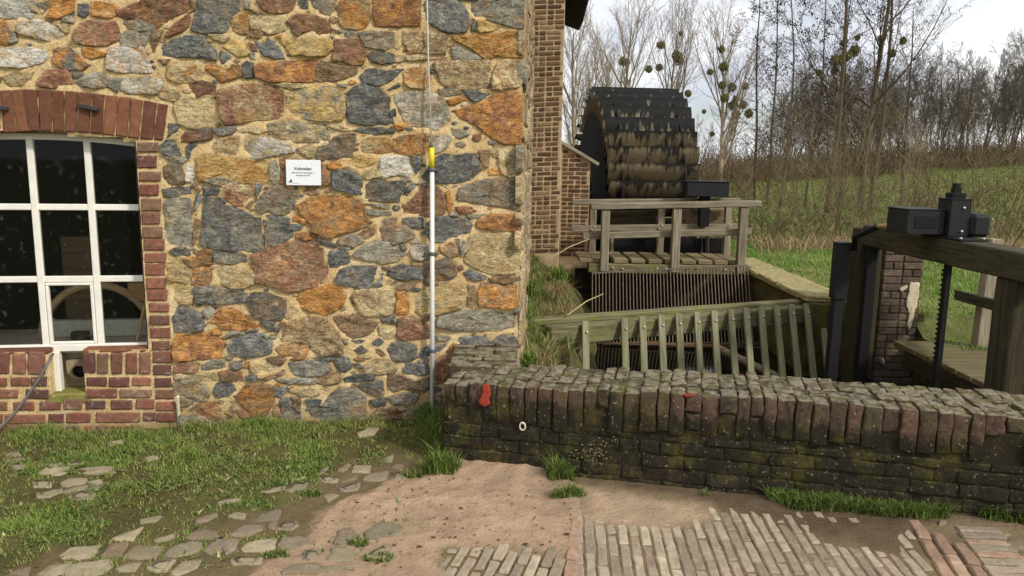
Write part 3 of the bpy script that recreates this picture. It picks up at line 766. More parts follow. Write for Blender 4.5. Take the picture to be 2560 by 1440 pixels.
# --- side wall of the mill running back to the brick wing
S0 = WP(UCOR, 0); S1 = ony(1327, 400, 10.98); S1 = Vector((S1.x, S1.y, 0))
SD = (S1-S0).normalized(); SN = Vector((SD.y, -SD.x, 0)); SL = (S1-S0).length
def SP(u, v, n=0.0): return S0+SD*u+Vector((0, 0, v))+SN*n
V = []; F = []; us = np.arange(0, SL+0.03, 0.035); vs_ = np.arange(-0.9, 3.9, 0.045)
for v in vs_:
    for u in us:
        q = Vector((u, v, 5)); V.append(SP(u, v, 0.02*mnoise.fractal(q*6, 1, 2, 4)+0.004 if u > 0.01 else -0.004+0.01*mnoise.noise(q*8)))
nu = len(us)
for j in range(len(vs_)-1):
    for i in range(nu-1): F.append((j*nu+i, j*nu+i+1, (j+1)*nu+i+1, (j+1)*nu+i))
side_p = obj('side_wall', V, F, mk_plain('mortar_side_weathered', (158, 136, 100), 0.95, 0.1, vr=0.28, sc=9, bump=0.8), mill, smooth=True)
filler_rows(0.01, SL-0.05, -0.3, 3.3, SP, side_p, 333, h=(0.006, 0.022), sx=(0.15, 0.45), sy=(0.10, 0.22), codes=('tb', 't', 'gb', 'b', 'tb', 'g'))

# --- brick dressings round the window
def quad_brick(name, P4, mat, parent, h=0.012, mapf=WP, seed=0, edge=0.006, back=-0.05, rough=0.0018):
    cx = sum(p[0] for p in P4)/4; cy = sum(p[1] for p in P4)/4
    V = []; F = []; n = 0; lv = [(0, back), (0, h*0.55), (edge, h)]
    P = []
    for i in range(4):
        a = P4[i]; b = P4[(i+1) % 4]
        for t in (0.0, 0.34, 0.67): P.append((a[0]+(b[0]-a[0])*t, a[1]+(b[1]-a[1])*t))
    hx = max(abs(p[0]-cx) for p in P4); hy = max(abs(p[1]-cy) for p in P4)
    for ins, hh in lv:
        for p in P:
            u = cx+(p[0]-cx)*(1-ins/hx); v = cy+(p[1]-cy)*(1-ins/hy)
            j = 0.0028; u += mnoise.noise(Vector((p[0]*37, p[1]*37, seed)))*j; v += mnoise.noise(Vector((p[0]*37, p[1]*37, seed+4)))*j
            V.append(mapf(u, v, hh+(rough*mnoise.noise(Vector((u*60, v*60, seed))) if hh > 0 else 0)))
    V.append(mapf(cx, cy, h+0.001)); n = 12
    for r_ in range(2):
        for i in range(n): F.append((r_*n+i, r_*n+(i+1) % n, (r_+1)*n+(i+1) % n, (r_+1)*n+i))
    for i in range(n): F.append((2*n+i, 2*n+(i+1) % n, 3*n))
    return obj(name, V, F, mat, parent, origin=mapf(cx, cy, 0))
def rectW(ox, oy, sc, x0, x1, y0, y1):
    return [W(ox+x0/sc, oy+y1/sc), W(ox+x1/sc, oy+y1/sc), W(ox+x1/sc, oy+y0/sc), W(ox+x0/sc, oy+y0/sc)]
# backing of the brickwork: mortar bed slightly proud of the wall sheet, jamb faces included
surround = empty('brick_surround', WP(-1.2, 0, 0), None, None); surround.parent = mill; surround.location = (0, 0, 0); WPOS[surround.name] = wpos(mill)
tops = [120, 235, 382, 525, 650, 790, 925, 1060, 1190, 1320, 1440, 1580, 1690]
bots = [170, 300, 405, 530, 650, 770, 905, 1025, 1155, 1280, 1400, 1540, 1640]
ty = [(0, 905), (240, 893), (500, 905), (700, 910), (900, 928), (1060, 950), (1190, 962), (1330, 980), (1440, 1003), (1580, 1032), (1690, 1052)]
by = [(0, 1335), (100, 1328), (300, 1312), (500, 1312), (700, 1318), (850, 1325), (1020, 1340), (1200, 1362), (1330, 1380), (1400, 1390), (1640, 1402)]
def ip(tab, x): return float(np.interp(x, [a for a, b in tab], [b for a, b in tab]))
arch_parts = []
for i in range(len(tops)-1):
    a, b, c, d = tops[i]+7, tops[i+1]-9, bots[i]+8, bots[i+1]-9
    P = [(c, ip(by, c)), (d, ip(by, d)), (b, ip(ty, b)), (a, ip(ty, a))]
    arch_parts.append([W(x/4, y/4) for x, y in P])
    quad_brick('brick', arch_parts[-1], B_ARCH, surround, h=0.014, seed=i)
for i, (a, b, c, d) in enumerate([(10, 112, 45, 160), (-130, -5, -95, 10)]):
    quad_brick('brick', [W(x/4, y/4) for x, y in [(c, 1330), (d, 1326), (b, 900), (a, 905)]], B_ARCH, surround, h=0.014, seed=50+i)
for Pq in arch_parts[5:]:        # left half of the arch, past the picture's edge
    quad_brick('brick', [(2*UC-u, v) for u, v in Pq][::-1], B_ARCH, surround, h=0.014, seed=Pq[0][0]*9)
J8 = [(395, 460, 1000, 1140), (490, 572, 1000, 1130), (605, 668, 1010, 1160), (697, 772, 1015, 1145), (800, 882, 1025, 1160), (902, 978, 1030, 1152), (1000, 1077, 1035, 1172), (1090, 1165, 1045, 1185), (1190, 1255, 1055, 1195), (1268, 1345, 1058, 1190), (1370, 1440, 1062, 1195)]
for i, (y0, y1, x0, x1) in enumerate(J8): quad_brick('brick', rectW(0, 220, 2.88, x0-6, x1, y0-3, y1+3), B_WIN, surround, h=0.014, seed=i+0.3, back=-0.14)
HB = [(45, 135, 1205, 1355), (145, 230, 1210, 1370), (255, 325, 1225, 1385), (355, 430, 1230, 1385), (455, 535, 1235, 1395), (565, 635, 1245, 1390), (650, 740, 1255, 1405), (760, 840, 1258, 1400), (865, 940, 1270, 1400), (960, 1035, 1275, 1425), (1060, 1130, 1280, 1435), (1150, 1220, 1285, 1440),
      (660, 830, 5, 80), (665, 830, 110, 212), (650, 832, 235, 372), (660, 822, 682, 782), (665, 828, 800, 887), (660, 830, 915, 1000), (662, 828, 1035, 1120), (660, 830, 1145, 1232),
      (862, 932, -60, 55), (862, 930, 95, 248), (858, 932, 258, 388), (860, 932, 712, 872), (862, 938, 895, 1060), (862, 928, 1085, 1235),
      (962, 1030, -60, 150), (960, 1034, 215, 400), (958, 1028, 712, 955), (962, 1026, 985, 1240),
      (1062, 1132, -70, 62), (1062, 1130, 110, 280), (1062, 1126, 330, 500), (1040, 1124, 522, 672), (1052, 1118, 706, 862), (1050, 1120, 910, 1082), (1040, 1118, 1115, 1265),
      (1165, 1236, 45, 372), (1152, 1232, 545, 742), (1148, 1226, 790, 1148), (1150, 1216, 1172, 1272), (1165, 1236, -80, 20), (1160, 1232, 400, 525),
      (1258, 1345, 75, 160), (1256, 1345, 172, 256), (1256, 1345, 266, 356), (1256, 1345, 376, 452), (1256, 1345, 545, 640), (1258, 1345, 655, 760), (1255, 1375, 790, 845), (1255, 1375, 860, 935), (1255, 1375, 968, 1035), (1255, 1375, 1058, 1172), (1258, 1345, -20, 60)]
for i, (y0, y1, x0, x1) in enumerate(HB):
    jam = x0 > 1200
    quad_brick('brick', rectW(0, 680, 3.272, x0, x1, y0, y1), B_WIN, surround, h=0.015 if jam or y0 < 700 else 0.012, seed=i+70.3, back=-0.12 if (jam or y0 < 700) else -0.04)
for i, (y0, y1, x0, x1) in enumerate(HB):      # lower left brickwork, past the picture's edge
    if 682 <= x0 < 1240:
        q = rectW(0, 680, 3.272, x0, x1, y0, y1)
        if 2*UC-q[0][0] < W(-22, 950)[0]: quad_brick('brick', [(2*UC-u, v) for u, v in q][::-1], B_WIN, surround, h=0.013, seed=i+400, back=-0.12 if y0 < 700 else -0.04)
# missing half of the dressings left of the picture: jamb bricks mirrored
for i in range(14):
    v0 = VWB+0.02+i*0.084
    if v0 < VWS: quad_brick('brick', [(UWL-0.13, v0), (UWL+0.004, v0), (UWL+0.004, v0+0.066), (UWL-0.13, v0+0.066)], B_WIN, surround, h=0.014, seed=i+200, back=-0.12)
# reveal of the opening (mortar), head, cill
def reveal():
    V = []; F = []
    pts = [(UWL, VWB)] + [(UWL, VWS)] + [(UWL+(UWR-UWL)*t/24, arch_v(UWL+(UWR-UWL)*t/24)) for t in range(1, 24)] + [(UWR, VWS), (UWR, VWB)]
    for p in pts: V.append(WP(p[0], p[1], 0.004)); V.append(WP(p[0], p[1], -0.16))
    for i in range(len(pts)-1): F.append((2*i, 2*i+1, 2*i+3, 2*i+2))
    obj('reveal', V, F, B_WIN, surround)
reveal()
# sill bed, left and right of the broken-out gap
for a, b in ((UWL, HU0), (HU1, UWR)):
    c = WP((a+b)/2, VWB-0.012, -0.082); me = bm_mesh('sill_bed', bm_box((b-a, 0.17, 0.03), 0.012, 2, 0.002), B_ARCH); link_mesh('sill_bed', me, c, (0, 0, PHI), surround)
# niche below the window
nich = mk_plain('plaster_niche', (150, 138, 110), 0.95, 0.1, vr=0.2, sc=12, bump=0.4)
def nbox(name, u0, u1, v0, v1, n0, n1, mat, par, bevel=0.003, nz=0.0):
    c = WP((u0+u1)/2, (v0+v1)/2, (n0+n1)/2); me = bm_mesh(name, bm_box((u1-u0, abs(n1-n0), v1-v0), bevel, 1, nz), mat); return link_mesh(name, me, c, (0, 0, PHI), par)
nbox('niche_back', HU0-0.05, HU1+0.05, HV0-0.06, VWB-0.03, -0.20, -0.17, nich, surround)
nbox('niche_floor', HU0-0.04, HU1+0.03, HV0-0.06, HV0+0.004, -0.17, 0.004, mk_plain('moss_ledge', (128, 124, 70), 0.95, 0.1, vr=0.25, sc=25, bump=0.6), surround, 0.012, 0.004)
nbox('niche_side', HU1, HU1+0.03, HV0, VWB-0.025, -0.17, 0.002, MORTAR, surround)
nbox('niche_side', HU0-0.03, HU0, HV0, VWB-0.025, -0.17, 0.002, MORTAR, surround)
# iron nails driven in above the arch
for x0, y0, x1, y1 in ((205, 265, 250, 277), (-20, 264, 22, 274)):
    u, v = W((x0+x1)/2, (y0+y1)/2)
    bar_obj('wall_iron', WP(u-0.055, v+0.012, 0.02), WP(u+0.05, v-0.008, 0.035), 0.03, 0.022, IRON, surround, 0.004, 0.002)

# --- the white window
NF = -0.085
win = empty('window', WP(UC, VWB, NF), None, None); win.parent = mill; win.location = WP(UC, VWB, NF)-wpos(mill)
win['label'] = 'white small-paned window with arched head'
mw = 0.036
uu = []
def colu(pts): return sum(W(x, y, NF)[0] for x, y in pts)/len(pts)
u1 = colu([(83.3, 515), (104, 692), (116, 863)]); u2 = colu([(227.4, 515), (241, 692), (253.7, 866)]); du = u2-u1
u0 = u1-du
v1 = W(160, 518, NF)[1]; v2 = W(180, 698, NF)[1]; vb = W(200, 868, NF)[1]
def wbar(name, u0_, u1_, v0_, v1_, n0, n1, mat=None, par=None): return nbox(name, u0_, u1_, v0_, v1_, n0, n1, mat or WHITE, par or win, 0.004)
for uu_ in (u0, u1, u2): wbar('glazing_bar', uu_-mw/2, uu_+mw/2, vb+0.01, arch_v(uu_)-0.01, NF-0.03, NF+0.006)
for vv_ in (v1, v2): wbar('glazing_bar', UWL, UWR, vv_-mw/2, vv_+mw/2, NF-0.028, NF+0.002)
wbar('bottom_rail', UWL, UWR, vb-0.022, vb+0.02, NF-0.035, NF+0.012)
for a, b in ((UWL-0.01, UWL+0.022), (UWR-0.012, UWR+0.02)): wbar('side_frame', a, b, vb, VWS+0.02, NF-0.035, NF+0.0)
V = []; F = []
for t in range(25):
    u = UWL+(UWR-UWL)*t/24; av = arch_v(u)
    for vv_, nn_ in ((av+0.012, NF+0.004), (av-0.034, NF+0.004), (av-0.034, NF-0.03), (av+0.012, NF-0.03)): V.append(WP(u, vv_, nn_))
for t in range(24):
    for q in range(4): F.append((t*4+q, t*4+(q+1) % 4, t*4+4+(q+1) % 4, t*4+4+q))
obj('head_frame', V, F, WHITE, win)
# opening light in the bottom row between the two bars, a frame of its own
a, b = u1+mw/2+0.004, u2-mw/2-0.002
cas = wbar('casement', a, b, v2-mw/2-0.018, v2-mw/2-0.002, NF-0.02, NF+0.010)
for A in ((a, a+0.017, vb+0.02, v2-mw/2-0.018), (b-0.017, b, vb+0.02, v2-mw/2-0.018)): wbar('casement_stile', *A, NF-0.02, NF+0.010)
wbar('casement_rail', a+0.017, b-0.017, vb+0.02, vb+0.036, NF-0.02, NF+0.010)
glass = bpy.data.materials.new('window_glass'); glass.use_nodes = True
gt = glass.node_tree; gb = gt.nodes['Principled BSDF']; gt.nodes.remove(gb)
tr = gt.nodes.new('ShaderNodeBsdfTransparent'); gl = gt.nodes.new('ShaderNodeBsdfGlossy'); gl.inputs['Roughness'].default_value = 0.03
mx = gt.nodes.new('ShaderNodeMixShader'); fr = gt.nodes.new('ShaderNodeFresnel'); fr.inputs['IOR'].default_value = 1.3
df = gt.nodes.new('ShaderNodeBsdfDiffuse'); df.inputs['Color'].default_value = (0.5, 0.48, 0.42, 1)
mx2 = gt.nodes.new('ShaderNodeMixShader'); dn = gt.nodes.new('ShaderNodeTexNoise'); dn.inputs['Scale'].default_value = 26; dn.inputs['Detail'].default_value = 6
dr = gt.nodes.new('ShaderNodeValToRGB'); dr.color_ramp.elements[0].position = 0.60; dr.color_ramp.elements[0].color = (0.008, 0.008, 0.008, 1); dr.color_ramp.elements[1].position = 0.8; dr.color_ramp.elements[1].color = (0.11, 0.11, 0.11, 1)
gtc = gt.nodes.new('ShaderNodeTexCoord'); gt.links.new(gtc.outputs['Object'], dn.inputs['Vector']); gt.links.new(dn.outputs['Fac'], dr.inputs[0])
gt.links.new(fr.outputs[0], mx.inputs[0]); gt.links.new(tr.outputs[0], mx.inputs[1]); gt.links.new(gl.outputs[0], mx.inputs[2])
gt.links.new(dr.outputs[0], mx2.inputs[0]); gt.links.new(mx.outputs[0], mx2.inputs[1]); gt.links.new(df.outputs[0], mx2.inputs[2])
gt.links.new(mx2.outputs[0], gt.nodes['Material Output'].inputs['Surface'])
cols_ = [UWL+0.02, u0, u1, u2, UWR]; rows_ = [vb+0.01, v2, v1, None]
for i in range(4):
    for j in range(3):
        a, b = cols_[i]+0.002, cols_[i+1]-0.002; c = rows_[j]; tilt_ = random.uniform(-0.0015, 0.0015)
        if j < 2: Vv = [(a, c), (b, c), (b, rows_[j+1]), (a, rows_[j+1])]
        else: Vv = [(a, c), (b, c)]+[(b+(a-b)*t/6, arch_v(b+(a-b)*t/6)-0.004) for t in range(7)]
        obj('pane', [WP(u, v, NF-0.012+tilt_*(q % 2)) for q, (u, v) in enumerate(Vv)], [tuple(range(len(Vv)))], glass, win)

# --- the dark room behind it
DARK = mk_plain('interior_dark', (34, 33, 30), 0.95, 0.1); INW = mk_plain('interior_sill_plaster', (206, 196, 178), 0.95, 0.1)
room = []
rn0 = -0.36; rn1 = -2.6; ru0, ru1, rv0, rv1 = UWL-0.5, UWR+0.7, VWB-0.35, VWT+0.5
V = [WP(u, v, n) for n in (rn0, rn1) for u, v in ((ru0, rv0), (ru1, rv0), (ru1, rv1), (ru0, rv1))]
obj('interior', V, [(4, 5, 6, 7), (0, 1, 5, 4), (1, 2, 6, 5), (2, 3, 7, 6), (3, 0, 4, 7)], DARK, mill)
# thickness of the wall round the window, inside
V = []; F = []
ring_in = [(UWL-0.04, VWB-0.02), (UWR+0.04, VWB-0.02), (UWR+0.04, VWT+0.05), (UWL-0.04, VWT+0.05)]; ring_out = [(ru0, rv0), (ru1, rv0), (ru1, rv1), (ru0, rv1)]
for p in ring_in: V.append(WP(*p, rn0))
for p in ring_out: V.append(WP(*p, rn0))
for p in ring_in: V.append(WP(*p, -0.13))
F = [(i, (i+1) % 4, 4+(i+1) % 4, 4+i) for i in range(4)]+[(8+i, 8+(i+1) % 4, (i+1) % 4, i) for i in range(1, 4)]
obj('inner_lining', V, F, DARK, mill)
nbox('inner_sill', UWL-0.03, UWR+0.03, VWB-0.05, VWB-0.004, -0.62, -0.135, INW, mill)
# machinery seen through the lower panes
c = WP(*W(250, 800, -0.9), -0.9)
wood_in = mk_wood('wood_interior', (140, 116, 86), (178, 148, 110), (196, 168, 130))
Vv, Ff = tube_geo([WP(W(250, 860, -0.45)[0]+0.34*math.cos(t), W(250, 860, -0.45)[1]+0.38*math.sin(t), -0.45) for t in np.linspace(0.1, math.pi-0.1, 22)], 0.026, 6)
ring_o = empty('belt_wheel', WP(W(250, 868, -0.45)[0], VWB-0.02, -0.45), 'curved wooden belt wheel rim inside the mill window', 'wheel')
obj('rim', Vv, Ff, wood_in, ring_o, smooth=True)
for t in (0.5, math.pi/2, math.pi-0.5):
    cu, cv = W(250, 860, -0.45); bar_obj('spoke', WP(cu, cv-0.02, -0.45), WP(cu+0.34*math.cos(t), cv+0.38*math.sin(t), -0.45), 0.02, 0.03, wood_in, ring_o, 0.003)
def wb(name, x0, y0, x1, y1, n, th, mat, label, cat):
    (ua, va), (ub, vb_) = W(x0, y1, n), W(x1, y0, n)
    me = bm_mesh(name, bm_box((ub-ua, th, vb_-va), 0.004, 1), mat)
    o = link_mesh(name, me, WP((ua+ub)/2, (va+vb_)/2, n), (0, 0, PHI)); return tag(o, label, cat)
wb('machine_beam', 128, 796, 378, 842, -0.36, 0.05, mk_plain('beam_grey_green', (176, 178, 160), 0.8, 0.2), 'grey-green painted machine beam behind the lower panes', 'beam')
wb('wooden_board', 322, 706, 366, 752, -0.45, 0.015, mk_wood('board_pale', (150, 118, 80), (184, 148, 104), (200, 164, 120)), 'pale square board hung inside the lower right pane', 'board')
wb('small_box', 182, 828, 220, 862, -0.24, 0.05, mk_plain('box_brown', (70, 56, 44), 0.8, 0.2), 'small dark box on the inner window sill', 'box')
wb('door_frame', 170, 590, 240, 800, -1.9, 0.06, wood_in, 'brown timber frame deep inside the mill room', 'frame')
stick = bar_obj('wooden_stick', WP(*W(338, 870, -0.22), -0.22), WP(*W(366, 745, -0.3), -0.3), 0.02, 0.02, wood_in); tag(stick, 'slanting wooden stick inside the lower right pane', 'stick')
# post and iron flange in the gap below the window, cable
wbar('post', HU0-0.002, HU0+0.032, HV0+0.0, vb-0.02, NF-0.02, NF+0.03, WHITE, win)
fu, fv = W(192, 925, -0.12)
fl = empty('pipe_flange', WP(fu, fv, -0.15), 'pale iron flange with dark bore in the broken sill gap', 'pipe')
IRONP = mk_plain('iron_pale', (156, 140, 112), 0.7, 0.4, vr=0.25, sc=20)
V = []; F = []; nS = 18
for n_ in (-0.168, -0.135):
    for i in range(nS):
        t = 2*math.pi*i/nS; rr_ = 0.062; y_ = math.sin(t)*rr_; x_ = math.cos(t)*rr_
        if y_ > 0: y_ = min(y_*1.0, 0.07); x_ = 0.062*(1 if x_ > 0 else -1) if abs(x_) > 0.02 else x_*3
        V.append(WP(fu+x_, fv+y_, n_))
F = [tuple(nS+i for i in range(nS))]+[(i, (i+1) % nS, nS+(i+1) % nS, nS+i) for i in range(nS)]
obj('plate', V, F, IRONP, fl)
V, F = tube_geo([WP(fu+0.01, fv-0.012, -0.136), WP(fu+0.01, fv-0.012, -0.11)], 0.04, 16, False); obj('collar', V, F, IRONP, fl, smooth=True)
cyl_obj('bore', WP(fu+0.01, fv-0.012, -0.134), NN, 0.036, 0.006, BLACK2, fl)
cb = tube_obj('cable', [WP(*W(133, 884, -0.02), -0.02), WP(*W(122, 905, 0.03), 0.03), WP(*W(100, 945, 0.05), 0.05), WP(*W(62, 1000, 0.06), 0.06), WP(*W(28, 1042, 0.07), 0.07), WP(*W(0, 1070, 0.08), 0.08), WP(*W(-60, 1120, 0.1), 0.1)], 0.008, mk_plain('cable_grey', (112, 108, 104), 0.6, 0.4), None, 8)
tag(cb, 'grey cable slanting from the window gap down to the grass', 'cable')

# --- sign
su0, sv1 = W(714, 399, 0.03); su1, sv0 = W(803, 464, 0.03)
sign = empty('wall_sign', WP((su0+su1)/2, sv0, 0.025), 'small white printed information sign on the stone wall', 'sign')
nbox('panel', su0, su1, sv0, sv1, 0.024, 0.034, SIGNW, sign, 0.002)
for uu_ in (su0+0.02, su1-0.02): nbox('spacer', uu_-0.006, uu_+0.006, (sv0+sv1)/2-0.006, (sv0+sv1)/2+0.006, 0.004, 0.0235, STEEL, sign, 0.001)
def text_obj(name, body, size, u, v, par, mat, bold=0.0):
    cu = bpy.data.curves.new(name, 'FONT'); cu.body = body; cu.size = size; cu.align_x = 'CENTER'; cu.offset = bold
    to = bpy.data.objects.new(name, cu); COL.objects.link(to)
    dg = bpy.context.evaluated_depsgraph_get(); me = bpy.data.meshes.new_from_object(to.evaluated_get(dg))
    bpy.data.objects.remove(to); me.materials.clear(); me.materials.append(mat)
    mt = Matrix((T, Vector((0, 0, 1)), NN)).transposed()
    return link_mesh(name, me, WP(u, v, 0.0352), mt.to_euler(), par)
sw = su1-su0; sh = sv1-sv0
text_obj('sign_text', 'Volmolen', sh*0.175, su0+sw*0.485, sv0+sh*0.60, sign, INK, 0.0004)
text_obj('sign_text', 'Waar malen met waterkracht en', sh*0.066, su0+sw*0.49, sv0+sh*0.475, sign, INK, 0.0003)
text_obj('sign_text', 'Gerestaureerd 1902', sh*0.066, su0+sw*0.485, sv0+sh*0.37, sign, INK, 0.0003)
text_obj('sign_text', 'waterschap limburg', sh*0.04, su0+sw*0.26, sv0+sh*0.075, sign, GREYP)
em = [(0.06, .13), (.1, .105), (.14, .115), (.19, .155), (.16, .16), (.165, .215), (.12, .235), (.11, .16), (.075, .145)]
obj('emblem', [WP(su0+sw*a, sv0+sh*b, 0.0352) for a, b in em], [tuple(range(len(em)))], INK, sign)

# --- white cable conduit up the wall
cd = empty('cable_conduit', WP(*W(1086, 1040, 0.05), 0.05), 'white plastic cable conduit with yellow band running up the wall', 'conduit')
uc = (W(1078, 500, 0.05)[0]+W(1083, 800, 0.05)[0])/2
vt = W(1076, 420, 0.05)[1]; vy = W(1075, 371, 0.05)[1]
cyl_obj('pipe', WP(uc, (vt+0.02)/2, 0.05), (0, 0, 1), 0.0135, vt-0.02, PIPEW, cd, 14)
cyl_obj('yellow_band', WP(uc-0.002, (vt+vy)/2+0.004, 0.05), (0, 0, 1), 0.0152, vy-vt, YEL, cd, 14)
tube_obj('reducer', [WP(uc-0.003, vy, 0.05), WP(uc-0.003, vy+0.02, 0.05), WP(uc-0.004, vy+0.035, 0.05)], [0.010, 0.010, 0.005], GREYP, cd, 10)
tube_obj('wire', [WP(uc-0.003, vy+0.01, 0.05), WP(W(1071, 150, 0.05)[0], W(1071, 150, 0.05)[1], 0.045), WP(W(1068, 0, 0.05)[0], W(1068, 0, 0.05)[1], 0.04), WP(W(1066, -200, 0.04)[0], 3.2, 0.04)], 0.0048, mk_plain('wire_grey_white', (206, 204, 200), 0.5, 0.5), cd, 6)
for py in (424, 634, 876):
    vv_ = W(1080, py, 0.05)[1]
    nbox('clip', uc-0.040, uc+0.040, vv_-0.007, vv_+0.007, 0.02, 0.042, GREYP, cd, 0.002)
    V, F = tube_geo([WP(uc, vv_-0.011, 0.05), WP(uc, vv_+0.011, 0.05)], 0.0175, 14); obj('clip', V, F, GREYP, cd, smooth=True)
# pale stake at the foot of the brickwork
stk = bar_obj('marker_stake', onz(449, 1068, 0.0)-NN*-0.0, WP(*W(444, 990, 0.05), 0.05), 0.012, 0.02, mk_plain('stake_cream', (222, 216, 188), 0.7, 0.3), None, 0.002)
tag(stk, 'thin cream stake leaning where bricks meet stones', 'stake')
# ================================================================== brick wing behind the mill, its roof edge, low wing wall
YP = 11.0
pa = ony(1322, 400, YP); pb = ony(1404, 400, YP)
wing = empty('brick_wing', (pa.x, YP, 0), 'tall narrow brown brick wing beside the water wheel', 'building')
WT = 4.6
box_obj('wall', ((pa.x-1.2+pb.x)/2, YP+1.5-0.004, (WT-1.0)/2), (pb.x-pa.x+1.2-0.012, 3.0, WT+1.0), M_FARM, wing, bevel=0.01)
def brick_face(par, x0, x1, z0, z1, y, mat, course=0.068, L=0.205, seed=1, ztop=None, hd=0.55, gap=0.02, slope=0.0):
    rnd = random.Random(seed); metas = {}
    def mesh_for(L_, k):
        key = (round(L_, 2), k)
        if key not in metas:
            metas[key] = bm_mesh('brick', bm_box((key[0], 0.05, course-gap), 0.008, 1, 0.004, k+key[0]*50), mat)
        return metas[key]
    z = z0; row = 0
    while z < z1-course*0.5:
        x = x0 - (0.0 if row % 2 else L*0.5)
        while x < x1-0.01:
            L_ = L if rnd.random() > hd else L*0.5
            a = max(x, x0); b = min(x+L_, x1)
            zz = z+course/2 + slope*((a+b)/2-x0)
            if b-a > 0.045 and (ztop is None or zz < ztop((a+b)/2)):
                me = mesh_for(b-a-gap, rnd.randrange(3))
                link_mesh('brick', me, ((a+b)/2, y+0.010+rnd.uniform(-0.006, 0.005), zz), (0, rnd.uniform(-0.02, 0.02)-math.atan(slope), rnd.uniform(-0.01, 0.01)), par)
            x += L_
        z += course; row += 1
brick_face(wing, pa.x+0.01, pb.x, 0.30, 4.1, YP, B_FAR, seed=5, slope=0.06)
# roof edge along the right side of the wing
roof = obj('roof', *(lambda: ([Vector(p) for p in [(0.62, 11.05, 3.98), (0.98, 11.05, 3.86), (1.10, 14.0, 3.86), (0.74, 14.0, 3.98), (0.62, 11.05, 4.06), (0.98, 11.05, 3.93), (1.10, 14.0, 3.93), (0.74, 14.0, 4.06)]], [(0, 1, 2, 3), (4, 7, 6, 5), (0, 4, 5, 1), (1, 5, 6, 2), (2, 6, 7, 3), (3, 7, 4, 0)]))(), mk_plain('roof_dark_boards', (40, 36, 32), 0.9, 0.1), wing)
TILE = mk_plain('roof_tile_dark', (58, 48, 42), 0.85, 0.2, vr=0.2)
tm = None
for i in range(16):
    y = 11.1+i*0.185; xo = 0.04*(i*0.185)
    V, F = tube_geo([(0.72+xo, y, 4.06), (1.02+xo, y, 3.94)], 0.075, 8)
    if tm is None: t0 = obj('roof_tile', V, F, TILE, roof, origin=(0.72+xo, y, 4.06), smooth=True); tm = t0.data
    else: link_mesh('roof_tile', tm, (0.72+xo, y, 4.06), (0, 0, 0), roof)
# low wing wall with a sloping timber coping
YA = 12.4
qa = ony(1404, 400, YA); qb = ony(1476, 400, YA); q1 = ony(1404, 352, YA); q2 = ony(1490, 408, YA)
low = empty('brick_wing_wall', (qa.x, YA, 0), 'low brown brick wall with sloping board on top beside the wheel', 'wall')
slp = (q2.z-q1.z)/(q2.x-q1.x)
V = [(qa.x-0.2, YA-0.004, -0.9), (qb.x, YA-0.004, -0.9), (qb.x, YA-0.004, q1.z+slp*(qb.x-q1.x)-0.02), (qa.x-0.2, YA-0.004, q1.z-0.02-slp*0.2)]
V = [Vector(p) for p in V]+[Vector(p)+Vector((0, 0.35, 0)) for p in V]
obj('wall', V, [(0, 1, 2, 3), (4, 7, 6, 5), (1, 5, 6, 2), (3, 2, 6, 7), (0, 3, 7, 4)], M_FARM, low)
brick_face(low, qa.x+0.01, qb.x, 0.1, 2.4, YA, B_ANX, seed=8, ztop=lambda x: q1.z+slp*(x-q1.x)-0.06)
bar_obj('coping_board', Vector((q1.x-0.05, YA+0.12, q1.z)), Vector((q2.x+0.04, YA+0.12, q2.z-0.02)), 0.38, 0.05, W_GREY, low, 0.006, 0.004)

